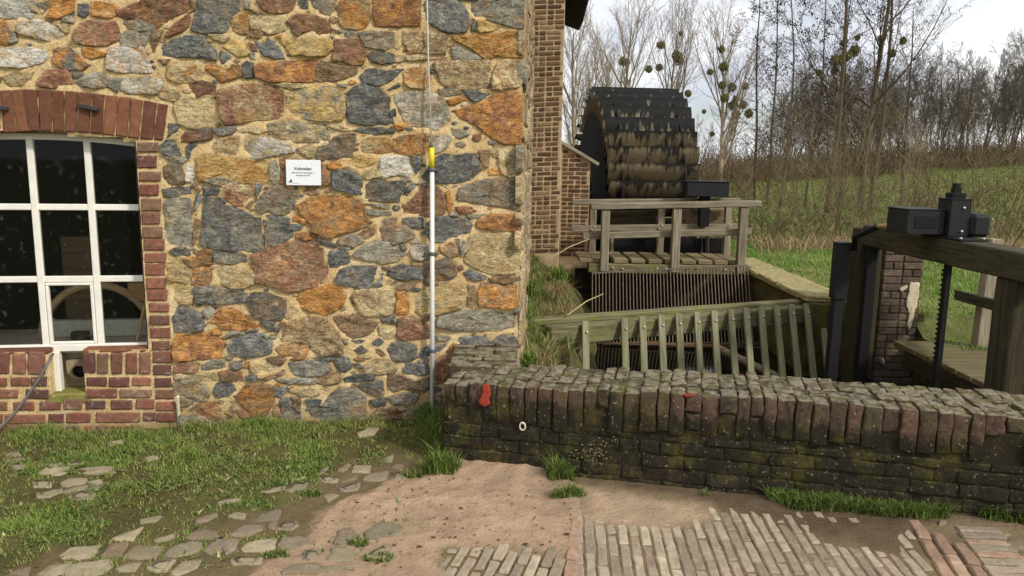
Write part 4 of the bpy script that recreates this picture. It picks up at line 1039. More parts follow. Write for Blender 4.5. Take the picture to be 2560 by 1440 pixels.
# ================================================================== low brick wall in front of the basin
LA = Vector((-0.355, 3.925, 0)); LB = Vector((2.33, 3.31, 0)); LD = (LB-LA).normalized(); LN = Vector((LD.y, -LD.x, 0))   # LN towards the camera
def LP(u, v, n=0.0): return LA+LD*u+Vector((0, 0, v))+LN*n
LLEN = 4.3; LTH = 0.45; LH = 0.45
def LHf(u): return 0.448+0.036*min(max(u, 0), 1.6)
lowall = empty('low_brick_wall', LP(1.4, 0, -0.2), 'low mossy brick wall with upright brick coping beside the path', 'wall')
def mk_lowbrick(name, cols, lic, dark):
    m = MT(name, 0.95, 0.12); v = m.off(31.0); w = m.geo.outputs['Position']
    st = [(i/(len(cols)-1)*0.98+0.01, lin(c)) for i, c in enumerate(cols)]
    c = m.ramp(m.math('FRACT', m.math('MULTIPLY', m.oi.outputs['Random'], 5.3)), st)
    n = m.noise(v, 26, 6, 0.75); c = m.mix(m.ramp(n, [(0.35, 0.6), (0.6, 0.0)]), c, lin((44, 38, 30)))
    # dark algae film hanging down from the coping in uneven tongues
    a = m.noise(m.scale(w, (9, 9, 3.2)), 1.0, 7, 0.78, 0.6)
    zz = m.posz()
    al = m.math('ADD', a, m.ramp(zz, [(0.06, dark*0.6), (0.2, dark), (0.31, dark*0.9), (0.41, -0.08)]))
    c = m.mix(m.ramp(al, [(0.5, 0.0), (0.64, 0.93)]), c, lin((44, 41, 33)))
    mo = m.noise(w, 5.5, 6, 0.75); c = m.mix(m.ramp(mo, [(0.50, 0.0), (0.64, 0.6)]), c, m.mix(m.noise(w, 70, 3), lin((70, 64, 28)), lin((104, 98, 44))))
    sp = m.noise(w, 52, 4, 0.62); c = m.mix(m.ramp(sp, [(0.63, 0.0), (0.70, 0.7)]), c, lin((166, 160, 138)))
    up = m.ramp(m.nz(), [(0.35, 0.0), (0.75, 1.0)])
    li = m.math('MULTIPLY', m.ramp(m.noise(w, 17, 6, 0.72), [(0.40, 0.0), (0.52, lic)]), up)
    c = m.mix(li, c, m.mix(m.noise(w, 60, 3), lin((108, 100, 80)), lin((192, 186, 160))))
    mg = m.math('MULTIPLY', m.ramp(m.noise(w, 11, 6, 0.75), [(0.50, 0.0), (0.58, 0.85)]), up)
    c = m.mix(mg, c, m.mix(m.noise(w, 40, 3), lin((62, 58, 36)), lin((100, 98, 48))))
    m.color(c); m.bump(m.math('ADD', m.noise(v, 34, 6, 0.75), m.math('MULTIPLY', sp, 0.5)), 0.9, 0.014); return m.m
B_LOW = mk_lowbrick('brick_low_wall', [(106, 86, 72), (92, 76, 64), (120, 94, 80), (86, 74, 60), (112, 88, 76), (98, 86, 70)], 0.6, 0.36)
B_LOWB = mk_lowbrick('brick_low_wall_foot', [(84, 72, 56), (70, 60, 48), (92, 78, 62), (76, 70, 50)], 0.0, 0.24)
M_LOW = mk_lowbrick('joint_low_wall', [(60, 54, 42), (52, 46, 36)], 0.3, 0.14)
yaw = math.atan2(LD.y, LD.x)
def lbox(name, u0, u1, v0, v1, n0, n1, mat, seed=0, bevel=0.006, nz=0.010, cuts=2, par=None):
    me = bm_mesh(name, bm_box((u1-u0, abs(n1-n0), v1-v0), bevel, 2, nz, seed, cuts), mat, True)
    return link_mesh(name, me, LP((u0+u1)/2, (v0+v1)/2, (n0+n1)/2), (random.uniform(-0.02, 0.02), random.uniform(-0.02, 0.02), yaw+random.uniform(-0.025, 0.025)), par or lowall)
# core (joints)
RV = []; 
me = bm_mesh('core', bm_box((LLEN-0.03, LTH-0.018, LH+0.6-0.012), 0.01, 1, 0.008, 3, 12), M_LOW)
for v_ in me.vertices:
    if v_.co.z > 0.3: v_.co.z += LHf(v_.co.x+LLEN/2)-LH-0.002
link_mesh('core', me, LP(LLEN/2, (LH-0.6)/2-0.006, -LTH/2), (0, 0, yaw), lowall)
rnd = random.Random(4)
u = 0.0; i = 0
while u < LLEN:
    w_ = rnd.uniform(0.060, 0.086); hh = rnd.uniform(0.185, 0.225); top = LHf(u)+rnd.uniform(-0.010, 0.006)
    broke = rnd.random() < 0.22
    u0_, u1_ = u+0.003, u+w_-0.003
    n_ = rnd.uniform(-0.006, 0.006)
    if broke:
        s_ = rnd.uniform(0.4, 0.6)*hh
        lbox('brick', u0_, u1_, top-s_+0.006, top, -0.11+n_, 0.004+n_, B_LOW, i); lbox('brick', u0_, u1_, top-hh, top-s_-0.006, -0.11, -0.008+n_, B_LOW, i+.5)
    else: lbox('brick', u0_, u1_, top-hh, top, -0.11+n_, 0.004+n_, B_LOW, i)
    LHu = LHf(u); t1 = LHu+rnd.uniform(-0.015, 0.008)
    lbox('brick', u0_+rnd.uniform(-.006, .006), u1_+rnd.uniform(-.006, .006), t1-0.09, t1, -0.225, -0.118, B_LOW, i+.2)
    if i % 2 == 0: lbox('brick', u0_, u1_, LHu-0.1, LHu+rnd.uniform(-0.015, 0.004), -LTH-0.004, -0.232, B_LOW, i+.7)
    else: lbox('brick', u0_, u1_, LHu-0.1, LHu+rnd.uniform(-0.015, 0.004), -0.325, -0.232, B_LOW, i+.7); lbox('brick', u0_, u1_, LHu-0.1, LHu+rnd.uniform(-0.015, 0.004), -LTH-0.004, -0.332, B_LOW, i+.9)
    u += w_; i += 1
# stretcher courses below
for row, (va, vb_) in enumerate(((-0.04, 0.025), (0.030, 0.095), (0.100, 0.165), (0.170, 0.232), (0.238, 0.272))):
    u = -0.0 - (0.1 if row % 2 else 0)
    while u < LLEN:
        w_ = rnd.choice((0.21, 0.21, 0.10)); a, b = max(u, 0)+0.002, min(u+w_, LLEN)-0.002
        if b-a > 0.03 and vb_ < LHf(a)-0.195: lbox('brick', a, b, va, vb_, -0.09, -0.002+rnd.uniform(-0.004, 0.003), B_LOWB, u*3+row, 0.006, 0.010)
        u += w_
# the short return to the mill corner: bricks laid flat across it
RW0, RW1 = -0.352, 0.035
cA = Vector((RW0+0.01, 3.85, 0)); yb = 4.72
me = bm_mesh('core', bm_box((RW1-RW0-0.03, yb-4.02, LH+0.6-0.03), 0.01, 1, 0.008, 9, 6), M_LOW); link_mesh('core', me, ((RW0+RW1)/2, (4.02+yb)/2, (LH-0.6)/2-0.012), (0, 0, 0), lowall)
def rbox(x0, x1, y0, y1, z0, z1, s):
    me = bm_mesh('brick', bm_box((x1-x0, y1-y0, z1-z0), 0.012, 2, 0.007, s, 1), B_LOW, True)
    link_mesh('brick', me, ((x0+x1)/2, (y0+y1)/2, (z0+z1)/2), (rnd.uniform(-.02, .02), rnd.uniform(-.02, .02), rnd.uniform(-.03, .03)), lowall)
y = 4.22; s = 0
while y < yb:
    d = rnd.uniform(0.058, 0.074)
    xm = RW0+rnd.choice((0.19, 0.25, 0.13)); sk = -0.12*(y-4.2)*0
    t_ = LH+0.005+(y-4.2)*0.05
    rbox(RW0, xm-0.004, y+0.004, y+d-0.004, t_-0.075+rnd.uniform(-.01, .006), t_+rnd.uniform(-.012, .008), s); rbox(xm+0.004, RW1, y+0.004, y+d-0.004, t_-0.075, t_+rnd.uniform(-.012, .008), s+.4)
    y += d; s += 1
# outer (left) face of the return, courses
for row in range(5):
    y = 3.99-(0.1 if row % 2 else 0); z = -0.02+row*0.072
    while y < yb-0.05:
        L_ = rnd.choice((0.21, 0.21, 0.1)); a = max(y, 3.99); b = min(y+L_, yb)
        if b-a > 0.05: rbox(RW0-0.004, RW0+0.09, a+0.006, b-0.006, z, z+0.06, row+y)
        y += L_
# red paint mark, hole ring
RED = mk_plain('paint_red', (158, 68, 52), 1.0, 0.0, vr=0.3, sc=110, bump=0.9)
def on_low(px, py, n=0.0):
    d = ray(px, py); q = LA+LN*n; t = (q-CAMP).dot(LN)/d.dot(LN); p = CAMP+d*t; return ((p-LA).dot(LD), p.z)
pm = [(1207, 962), (1222, 957), (1226, 975), (1224, 1010), (1213, 1020), (1199, 1013), (1197, 998), (1206, 986)]
slab_piece('paint_mark', [on_low(*p, 0.014) for p in pm], LP, RED, lowall, h=0.016, back=0.0, edge=0.002, rough=0.0012, step=0.007, tilt=0, jit=0.009)
pm = [(1708, 986), (1734, 985), (1732, 991), (1716, 993)]
slab_piece('paint_mark', [on_low(*p, 0.014) for p in pm], LP, RED, lowall, h=0.017, back=0.0, edge=0.002, rough=0.0006, step=0.012, tilt=0)
lic = []; licf = []
for q in range(110):
    a_ = random.gauss(0, 1); b_ = random.gauss(0, 1); cu2, cv2 = on_low(1490+a_*30-b_*14, 1130+b_*22); r_ = random.uniform(0.002, 0.007); s0 = len(lic); K_ = 6
    for t in range(K_): lic.append(LP(cu2+r_*random.uniform(.6, 1.2)*math.cos(t*1.047), cv2+r_*random.uniform(.5, 1)*math.sin(t*1.047), 0.004))
    lic.append(LP(cu2, cv2, 0.010)); licf += [(s0+t, s0+(t+1) % K_, s0+K_) for t in range(K_)]
o = obj('lichen_patch', lic, licf, mk_plain('lichen_pale', (112, 108, 78), 0.95, 0.1, vr=0.3, sc=60), lowall); o['kind'] = 'stuff'
hu, hv = on_low(1307, 1065)
V = []; F = []; A = 18; B_ = 7
for i in range(A):
    for j in range(B_):
        t = 2*math.pi*i/A; q = 2*math.pi*j/B_; rr = 0.017+0.005*math.cos(q)
        V.append(LP(hu+rr*0.85*math.cos(t), hv+rr*1.15*math.sin(t), 0.006+0.006*math.sin(q)))
for i in range(A):
    for j in range(B_): F.append((i*B_+j, ((i+1) % A)*B_+j, ((i+1) % A)*B_+(j+1) % B_, i*B_+(j+1) % B_))
obj('drain_ring', V, F, mk_plain('ring_cream', (212, 202, 178), 0.8, 0.2), lowall, smooth=True)
obj('drain_hole', [LP(hu+0.014*math.cos(t), hv+0.018*math.sin(t), 0.008) for t in np.linspace(0, 2*math.pi, 13)[:-1]], [tuple(range(12))], BLACK2, lowall)

# ================================================================== the yard: soil, sand, paving
def gpoly(pts): return [(onz(x, y).x, onz(x, y).y) for x, y in pts]
SAND = gpoly([(800, 1290), (880, 1245), (960, 1210), (1010, 1196), (1060, 1195), (1120, 1150), (1260, 1150), (1350, 1165), (1400, 1200), (1452, 1230), (1452, 1300), (1432, 1372), (1330, 1365), (1200, 1368), (1140, 1390), (1125, 1440), (1100, 1500), (500, 1500), (600, 1435), (700, 1400), (790, 1360), (775, 1325)])
SAND2 = gpoly([(1452, 1215), (1600, 1235), (1760, 1262), (1800, 1300), (1760, 1318), (1600, 1322), (1450, 1312)])
DIRT = gpoly([(1420, 1190), (1700, 1215), (2000, 1240), (2560, 1290), (2560, 1330), (2300, 1320), (2260, 1400), (2120, 1380), (1980, 1330), (1860, 1285), (1700, 1262), (1560, 1240)])
def fbm(X, Y, s, seed, oct=3):
    out_ = np.empty(X.shape)
    fx = X.ravel(); fy = Y.ravel(); o_ = np.empty(len(fx))
    for i in range(len(fx)): o_[i] = mnoise.fractal(Vector((fx[i]*s, fy[i]*s, seed)), 1.0, 2.0, oct)
    return o_.reshape(X.shape)
GLEFT = gpoly([(-400, 1040), (1120, 1040), (1100, 1130), (900, 1150), (800, 1190), (740, 1250), (640, 1290), (500, 1310), (300, 1370), (0, 1420), (-400, 1480)])
step = 0.022
xs = np.arange(-4.6, 4.4, step); ys = np.arange(1.8, 5.0, step)
X, Y = np.meshgrid(xs, ys)
nb = fbm(X, Y, 3.2, 1.0, 4); nf = fbm(X, Y, 14.0, 5.0, 3); nc = fbm(X, Y, 1.3, 8.0, 3)
def sm(a, lo, hi): t = np.clip((a-lo)/(hi-lo), 0, 1); return t*t*(3-2*t)
ds = sdist(SAND, X, Y)+nb*0.11+nf*0.05; d2 = sdist(SAND2, X, Y)+nb*0.06; dd = sdist(DIRT, X, Y)+nb*0.05; dg = sdist(GLEFT, X, Y)+nb*0.12
ms = 1-sm(ds, -0.035, 0.035); m2 = 1-sm(d2, -0.08, 0.06); md = 1-sm(dd, -0.10, 0.06); mg = 1-sm(dg, -0.10, 0.08)
Z = -0.001+0.004*nb+0.0025*nf
Z += ms*(0.014+0.014*nb+0.007*nf) + m2*0.011 + md*(0.014+0.012*nb) + mg*(0.012+0.02*nb)
near = sm(LA.y-(X-LA.x)*0.23-Y, -0.02, 0.25); Z += (1-near)*0.022*ms
Z = np.where(Y > 3.9+(-0.228)*(X+0.35)+0.15, np.where(X > -0.3, -0.05, Z), Z)
def mixc_(a, b, m): return a*(1-m[..., None])+np.array(b)[None, None, :]*m[..., None]
C = np.zeros(X.shape+(3,)); C[:] = np.where((X < 0.25)[..., None], np.array(lin((112, 98, 70))), np.array(lin((126, 110, 84))))
C = mixc_(C, lin((86, 84, 46)), mg)
C = mixc_(C, lin((98, 82, 64)), md*0.95)
C = mixc_(C, lin((184, 158, 132)), m2*0.9)
C = mixc_(C, lin((178, 151, 125)), ms)
nk = fbm(X, Y, 6.5, 21.0, 4); C *= (1+0.20*nb+0.16*nf+0.14*nc+0.16*nk)[..., None]
Z += (ms*0.008+m2*0.004)*nk
ym = MT('yard_soil_and_sand', 0.95, 0.1)
c = ym.attr(); n = ym.noise(ym.obj, 90, 4, 0.7); c = ym.mix(ym.ramp(n, [(0.3, 0.35), (0.48, 0.0)]), c, lin((80, 64, 48)))
c = ym.mix(ym.ramp(ym.noise(ym.obj, 35, 5, 0.7), [(0.58, 0.0), (0.68, 0.6)]), c, lin((112, 90, 68)))
c = ym.mix(ym.ramp(ym.noise(ym.obj, 240, 2, 0.6), [(0.55, 0.0), (0.75, 0.25)]), c, lin((226, 206, 180)))
ym.color(c); ym.bump(ym.math('ADD', ym.noise(ym.obj, 60, 6, 0.75), ym.math('MULTIPLY', ym.noise(ym.obj, 18, 5, 0.7), 1.6)), 0.8, 0.018)
nx, ny = len(xs), len(ys)
V = np.stack([X, Y, Z], -1).reshape(-1, 3)
ii = np.arange(nx*ny).reshape(ny, nx)
F = np.stack([ii[:-1, :-1], ii[:-1, 1:], ii[1:, 1:], ii[1:, :-1]], -1).reshape(-1, 4)
# nothing of the yard inside the mill or behind the low wall
cx = V[F[:, 0]]; keep = ((cx[:, 1]-P0.y)*math.cos(PHI)-(cx[:, 0]-P0.x)*math.sin(PHI) < 0.02) & ~((cx[:, 0] > -0.3) & (cx[:, 1] > 3.9-0.228*(cx[:, 0]+0.35)+0.2))
yard = obj('yard_ground', V, F[keep], ym.m, None, smooth=True, attr=C.reshape(-1, 3)); tag(yard, kind='structure')
def yard_z(x, y):
    i = int(round((x-xs[0])/step)); j = int(round((y-ys[0])/step))
    return Z[min(max(j, 0), ny-1), min(max(i, 0), nx-1)]
# cobbles
COB = [(0, 1040, 3.6, """380,460 540,445 520,480 400,500
570,465 650,430 750,430 700,470 600,480
370,540 430,505 620,500 590,550 480,570 370,565
660,510 800,480 1000,470 980,510 780,535 670,545
320,620 470,600 450,650 320,660
560,630 640,595 770,595 750,630 600,660
800,610 900,585 920,620 840,650
350,735 550,700 540,740 450,765 350,765
580,710 680,675 790,670 740,720 600,740
780,700 900,670 900,700 800,735
640,790 740,750 850,770 800,800 660,815
60,350 160,320 170,350 80,365
50,405 200,380 220,400 90,420
130,480 220,470 210,490 140,495
990,270 1110,245 1100,275 1010,285
1320,390 1400,370 1420,400 1340,415
1280,970 1440,945 1390,985 1290,995
1780,945 1930,895 1940,920 1860,955 1790,965
1980,795 2160,765 2120,795 2010,810
1660,1110 1810,1020 1940,1060 1950,1100 1750,1110
1410,1110 1570,1065 1540,1110 1440,1125
1020,1120 1150,1060 1280,1025 1190,1130 1060,1130
560,1270 640,1205 890,1190 830,1270 700,1290 570,1290
920,1275 1000,1170 1150,1155 1070,1280 1000,1290
1120,1280 1210,1190 1300,1165 1460,1185 1400,1270 1250,1290
1490,1260 1540,1190 1660,1140 1820,1140 1770,1220 1600,1270
1850,1200 1950,1120 2120,1120 2080,1200 1900,1240
580,1430 650,1350 980,1310 990,1370 900,1420 700,1450
360,1430 470,1360 630,1325 560,1420 480,1450
120,1430 200,1380 270,1375 240,1440
1060,1390 1130,1350 1250,1330 1200,1390 1090,1400
1340,1370 1420,1320 1560,1310 1500,1395 1400,1400
1560,1410 1640,1320 1800,1300 1760,1370 1600,1440"""),
(560, 1040, 3.6, """350,705 430,665 545,650 530,690 420,715
560,695 620,640 740,625 720,665 620,700
860,560 960,550 1020,575 1000,600 900,595
640,600 720,575 715,590
850,530 900,485 930,490 900,520
1030,495 1120,440 1130,460 1080,500
1160,510 1180,450 1310,450 1300,510
1060,590 1180,545 1180,570 1090,595
1260,580 1310,530 1465,515 1450,575 1350,590
1510,585 1540,520 1640,530 1630,580
1440,400 1520,360 1500,410
1520,470 1550,445 1610,450 1600,485
1050,660 1110,625 1210,620 1200,670 1080,680
270,940 320,905 470,860 500,880 470,935 300,950
60,920 110,890 185,895 170,930
60,1080 190,990 330,990 330,1030 200,1080
400,1005 430,970 470,975 450,1015
480,1020 520,970 640,965 660,990 600,1025
180,1190 220,1150 450,1120 440,1190 350,1220 200,1215
500,1170 530,1110 640,1095 740,1110 710,1190 560,1200
1010,1160 1040,1070 1130,1045 1190,1100 1170,1150 1060,1170
1290,1080 1400,1010 1600,1010 1560,1090 1400,1150 1300,1130
720,1290 740,1230 850,1235 880,1290 840,1330 720,1320
940,1300 990,1220 1100,1205 1150,1250 1150,1310 980,1320
1300,1270 1400,1210 1480,1210 1440,1290 1310,1300
540,1430 620,1380 840,1370 850,1430 560,1450
860,1430 900,1390 1080,1380 1090,1440
80,1310 120,1280 320,1290 310,1340 100,1340
0,1200 20,1130 120,1130 90,1200 20,1240
1210,170 1300,130 1390,125 1340,180 1230,195
900,720 960,705 1020,720 940,770"""),
(1760, 1140, 3.2, """2220,600 2330,590 2440,630 2360,670 2270,640
2180,690 2310,690 2440,745 2390,790 2300,760
2420,710 2480,675 2600,670 2620,740 2500,750
2430,830 2560,815 2640,850 2620,900 2500,890
1880,545 1920,540 1930,558 1890,560""")]
def mk_cob(name, cols):
    m = MT(name, 0.85, 0.25); v = m.off(31)
    c = m.ramp(m.oi.outputs['Random'], [(i/(len(cols)-1), lin(q)) for i, q in enumerate(cols)])
    c = m.mix(m.ramp(m.noise(v, 20, 6, 0.7), [(0.35, 0.5), (0.65, 0.0)]), c, lin((112, 100, 74)))
    c = m.mix(m.ramp(m.noise(v, 60, 4, 0.7), [(0.58, 0.0), (0.7, 0.4)]), c, lin((206, 196, 172)))
    m.color(c); m.bump(m.noise(v, 36, 6, 0.75), 0.9, 0.014); return m.m
COBM = mk_cob('cobble_stone', [(142, 130, 104), (172, 160, 132), (122, 114, 96), (186, 172, 142), (148, 136, 118), (134, 116, 94)])
COBL = []
for ox, oy, sc, txt in COB:
    for line in txt.split('\n'):
        P = [tuple(map(float, q.split(','))) for q in line.split()]
        P = gpoly([(ox+x/sc, oy+y/sc) for x, y in P]); k += 1
        cx_ = sum(p[0] for p in P)/len(P); cy_ = sum(p[1] for p in P)/len(P); z0 = yard_z(cx_, cy_)
        COBL.append((cx_, cy_, max(math.hypot(p[0]-cx_, p[1]-cy_) for p in P), P))
        slab_piece('cobble', P, lambda u, v, n, z0=z0: Vector((u, v, z0+n)), COBM, yard, h=0.008, back=-0.03, edge=0.012, rough=0.003, seed=k, step=0.03, tilt=0.05, grow_=0.010)
# paving bricks on edge
pm_ = {}
def pave(x, y, a, L, w_, mat, z=0.0, key='p'):
    kk = (key, round(L, 3), round(w_, 3), random.randrange(4))
    if kk not in pm_: pm_[kk] = bm_mesh('paving_brick', bm_box((w_, L, 0.05), 0.006, 1, 0.006, (hash(kk[1:]) % 97), 2), mat, False)
    link_mesh('paving_brick', pm_[kk], (x, y, z-0.019+random.uniform(-0.003, 0.003)), (random.uniform(-.02, .02), random.uniform(-.02, .02), a+random.uniform(-.015, .015)), yard)
seam0 = onz(1455, 1225); seam1 = onz(1428, 1440); sdv = (seam0-seam1).normalized(); a0 = math.atan2(-sdv.x, sdv.y)
rp_ = random.Random(12); nB = 0
# main field: running bond, courses away from the camera
cw = 0.0485; Lb = 0.180
sx_, sy_ = math.cos(a0*0.5), math.sin(a0*0.5); fx_, fy_ = -sy_, sx_
RIGHT = gpoly([(2262, 1300), (2330, 1440), (2360, 1500)])
for ci in range(0, 37):
    col0 = Vector((seam1.x, seam1.y))+Vector((sx_, sy_))*(ci*cw+0.03)
    for ri in range(-2, 6):
        t = (ri+(0.5 if ci % 2 else 0.0)+rp_.uniform(-.04, .04))*Lb
        p = col0+Vector((fx_, fy_))*t
        if p.y > 3.52-0.10*(p.x-0.3) or p.y < 2.55: continue
        lim = RIGHT[0][0]+(RIGHT[0][1]-p.y)*(RIGHT[2][0]-RIGHT[0][0])/(RIGHT[0][1]-RIGHT[2][1])
        if p.x > lim-0.02: continue
        pave(p.x, p.y, a0*0.5, Lb-0.008, cw-0.006, B_PAVE, 0.0); nB += 1
# edge course along the seam, and the left field beside it
for ri in range(-3, 6):
    p = Vector((seam1.x, seam1.y))+Vector((sdv.x, sdv.y))*(ri*0.2+0.02)
    if 2.3 < p.y < 3.45: pave(p.x-0.005, p.y, a0, 0.188, 0.052, B_PAVR, 0.004, 'e'); nB += 1
for ci in range(0, 10):
    for ri in range(-2, 1):
        p = Vector((seam1.x-0.04, seam1.y))+Vector((-math.cos(a0*1.8), -math.sin(a0*1.8)))*((ci+0.5)*0.050)+Vector((-math.sin(a0*1.8), math.cos(a0*1.8)))*((ri+(0.5 if ci % 2 else 0))*0.19+0.04)
        if p.y > 2.3: pave(p.x, p.y, a0*1.8, 0.172, 0.043, B_PAVE, 0.002); nB += 1
# reddish strip and the cross-laid strip on the right
rs0 = onz(2262, 1302); rs1 = onz(2345, 1440); rd = (Vector((rs0.x, rs0.y))-Vector((rs1.x, rs1.y))).normalized(); ra = math.atan2(-rd.x, rd.y); rx = Vector((rd.y, -rd.x))
for ci in range(3):
    for ri in range(-3, 4):
        p = Vector((rs1.x, rs1.y))+rx*(0.035+ci*0.066)+rd*((ri+(0.5 if ci % 2 else 0.1))*0.19)
        if p.y < 3.27-0.05*ci: pave(p.x, p.y, ra, 0.178, 0.054, B_PAVR, 0.006, 'r'); nB += 1
for ri in range(-7, 11):
    p = Vector((rs1.x, rs1.y))+rx*(0.035+3*0.066+0.06)+rd*(ri*0.058)
    if 2.2 < p.y < 3.26: pave(p.x, p.y, ra+math.pi/2+0.12, 0.185, 0.046, B_PAVR if rp_.random() < .4 else B_PAVE, 0.006, 'x'); nB += 1
print('paving bricks', nB)
# ================================================================== terrain behind
def tz(x, y):
    z = 0.10+min(max(0, y-22), 45)*0.006
    z += max(0, x-12-y*0.12)*0.085 * min(1, max(0, (y-14)/20)) * min(1, max(0.25, 1-(y-64)/40))
    z -= 0.5*math.exp(-((y-17.5)/2.0)**2)*(1 if x > 3.6 else 0)*min(1, (x-3.6)/1.5 if x > 3.6 else 0)     # stream hollow
    z += 0.05*mnoise.noise(Vector((x*0.5, y*0.5, 3)))*min(1, max(0, (x-4)/3))
    if x < 5.6 and y < 7.9: z = -0.2 if y < 7.15 else -0.12
    return z
gx = [-400, -250, -150, -90, -60, -40, -25, -15, -8, -4, -2, -0.5, 0.0, 0.9, 2.0, 3.42, 3.6, 3.75, 3.95]+list(np.arange(4.2, 12, 0.35))+list(np.arange(12, 30, 1.5))+list(np.arange(30, 90, 6))+[100, 130, 170, 230, 320, 450]
gy = [-300, -120, -50, -20, -8, -2, 1.0, 2.0, 3.0, 3.7, 4.2, 4.75]+list(np.arange(5.25, 14, 0.35))+list(np.arange(14, 40, 1.2))+list(np.arange(40, 130, 7))+[140, 170, 220, 300, 420, 600, 900]
V = []
for y in gy:
    for x in gx:
        z = tz(x, y) if y > 4.0 else -0.12
        if y <= 5.0 and x < 3.7: z = -0.12
        V.append((x, y, z))
F = []; n = len(gx)
for j in range(len(gy)-1):
    for i in range(n-1):
        x = (gx[i]+gx[i+1])/2; y = (gy[j]+gy[j+1])/2
        if -0.5 < x < 3.75 and 4.2 < y < 17.5: continue          # mill race
        if 3.6 < x < 3.95 and 4.2 < y < 8.7: continue             # side sluice
        if 3.6 < x < 4.18 and 4.2 < y < 7.9: continue
        if -8 < x < 0.6 and 3.7 < y < 14: continue               # under the mill
        F.append((j*n+i, j*n+i+1, (j+1)*n+i+1, (j+1)*n+i))
mm = MT('meadow_grass_soil', 0.95, 0.1)
w = mm.geo.outputs['Position']; nA = mm.noise(w, 0.35, 5, 0.6); nBn = mm.noise(w, 3.0, 6, 0.7)
c = mm.ramp(nBn, [(0.3, lin((84, 88, 50))), (0.52, lin((108, 114, 64))), (0.72, lin((134, 134, 88)))])
c = mm.mix(mm.ramp(nA, [(0.5, 0.0), (0.68, 0.7)]), c, lin((140, 130, 84)))
c = mm.mix(mm.ramp(mm.noise(w, 9, 4, 0.7), [(0.3, 0.5), (0.42, 0.0)]), c, lin((92, 76, 50)))
mm.color(c); mm.bump(mm.noise(w, 22, 5, 0.7), 0.8, 0.05)
gnd = obj('ground', [Vector(p) for p in V], F, mm.m, None, smooth=True); tag(gnd, kind='structure')

# ------------------------------------------------------------------ basin: water, side walls
wm = MT('water_dark', 0.06, 0.5); wm.color(lin((18, 18, 11))); wm.b.inputs['IOR'].default_value = 1.33
wm.bump(wm.noise(wm.obj, 6, 4, 0.5), 0.12, 0.02)
ZW = -0.78
wat = obj('water', [Vector(p) for p in [(-0.6, 4.2, ZW), (5.2, 4.2, ZW), (5.2, 17.6, ZW), (-0.6, 17.6, ZW)]], [(0, 1, 2, 3)], wm.m, None); tag(wat, kind='structure')
CONC = MT('masonry_mossy_wall', 0.95, 0.12); v = CONC.geo.outputs['Position']
c = CONC.ramp(CONC.noise(v, 5, 6, 0.7), [(0.3, lin((58, 54, 38))), (0.5, lin((86, 80, 54))), (0.7, lin((112, 104, 78)))])
c = CONC.mix(CONC.ramp(CONC.noise(v, 9, 5, 0.7), [(0.48, 0.0), (0.6, 0.8)]), c, CONC.mix(CONC.noise(v, 60, 3), lin((84, 86, 36)), lin((118, 116, 58))))
CONC.color(c); CONC.bump(CONC.noise(v, 24, 6, 0.75), 0.9, 0.03); CONC = CONC.m
def grid_sheet(name, A, B, C_, D, nu, nv, mat, parent, amp=0.02, sc=4.0, seed=0.0, smooth=True):
    """a bumpy four-cornered sheet A-B-C-D"""
    A, B, C_, D = map(Vector, (A, B, C_, D)); V = []; F = []; nrm = (B-A).cross(D-A).normalized()
    for j in range(nv+1):
        for i in range(nu+1):
            s = i/nu; t = j/nv; p = (A*(1-s)+B*s)*(1-t)+(D*(1-s)+C_*s)*t
            V.append(p+nrm*amp*mnoise.fractal(p*sc+Vector((seed, 0, 0)), 1, 2, 4))
    for j in range(nv):
        for i in range(nu): F.append((j*(nu+1)+i, j*(nu+1)+i+1, (j+1)*(nu+1)+i+1, (j+1)*(nu+1)+i))
    return obj(name, V, F, mat, parent, smooth=smooth)
# right-hand race wall with a mossy flat coping of stone slabs
race = empty('race_wall', (3.5, 9.9, 0), 'mossy retaining wall with flat coping along the right of the mill race', 'wall')
XR = 3.36
c0 = onz(1868, 652, 0.10); c1 = onz(1990, 748, 0.10)
box_obj('wall', (XR+0.24, 10.4, -0.45), (0.46, 3.6, 1.06), CONC, race, bevel=0.02, nz=0.015, cuts=6)
yy = 8.62; q = 0
MOSSST = mk_plain('coping_slab_mossy', (146, 136, 98), 0.95, 0.1, vr=0.34, sc=16, bump=1.0)
while yy < 12.2:
    d_ = random.uniform(0.36, 0.6)
    box_obj('coping_slab', (XR+0.22+random.uniform(-.01, .01), yy+d_/2, 0.112), (0.50, d_-0.012, 0.075), MOSSST, race, (random.uniform(-.02, .02), random.uniform(-.02, .02), random.uniform(-.02, .02)), 0.018, 0.016, 4, q); yy += d_; q += 1
# far pit wall under the deck and wheel
box_obj('wall', (4.26, 6.05, -0.56), (0.10, 3.7, 0.86), CONC, race, bevel=0.01)
box_obj('wall', (4.24, 8.36, -0.45), (0.14, 0.9, 1.08), CONC, race, bevel=0.01)
box_obj('wall', (3.98, 8.62, -0.5), (0.46, 0.3, 1.2), CONC, race, bevel=0.01)
box_obj('wall', (3.68, 14.9, -0.45), (0.2, 5.4, 1.16), CONC, race, bevel=0.01)
box_obj('wall', (1.6, 17.55, -0.5), (4.4, 0.2, 1.3), CONC, race, bevel=0.01)
pit = empty('wheel_pit_wall', (2.2, 12.0, ZW), 'dark masonry wall of the wheel pit below the footbridge', 'wall')
box_obj('wall', (2.0, 12.15, -0.55), (3.2, 0.25, 0.8), CONC, pit, bevel=0.02, nz=0.01, cuts=4)
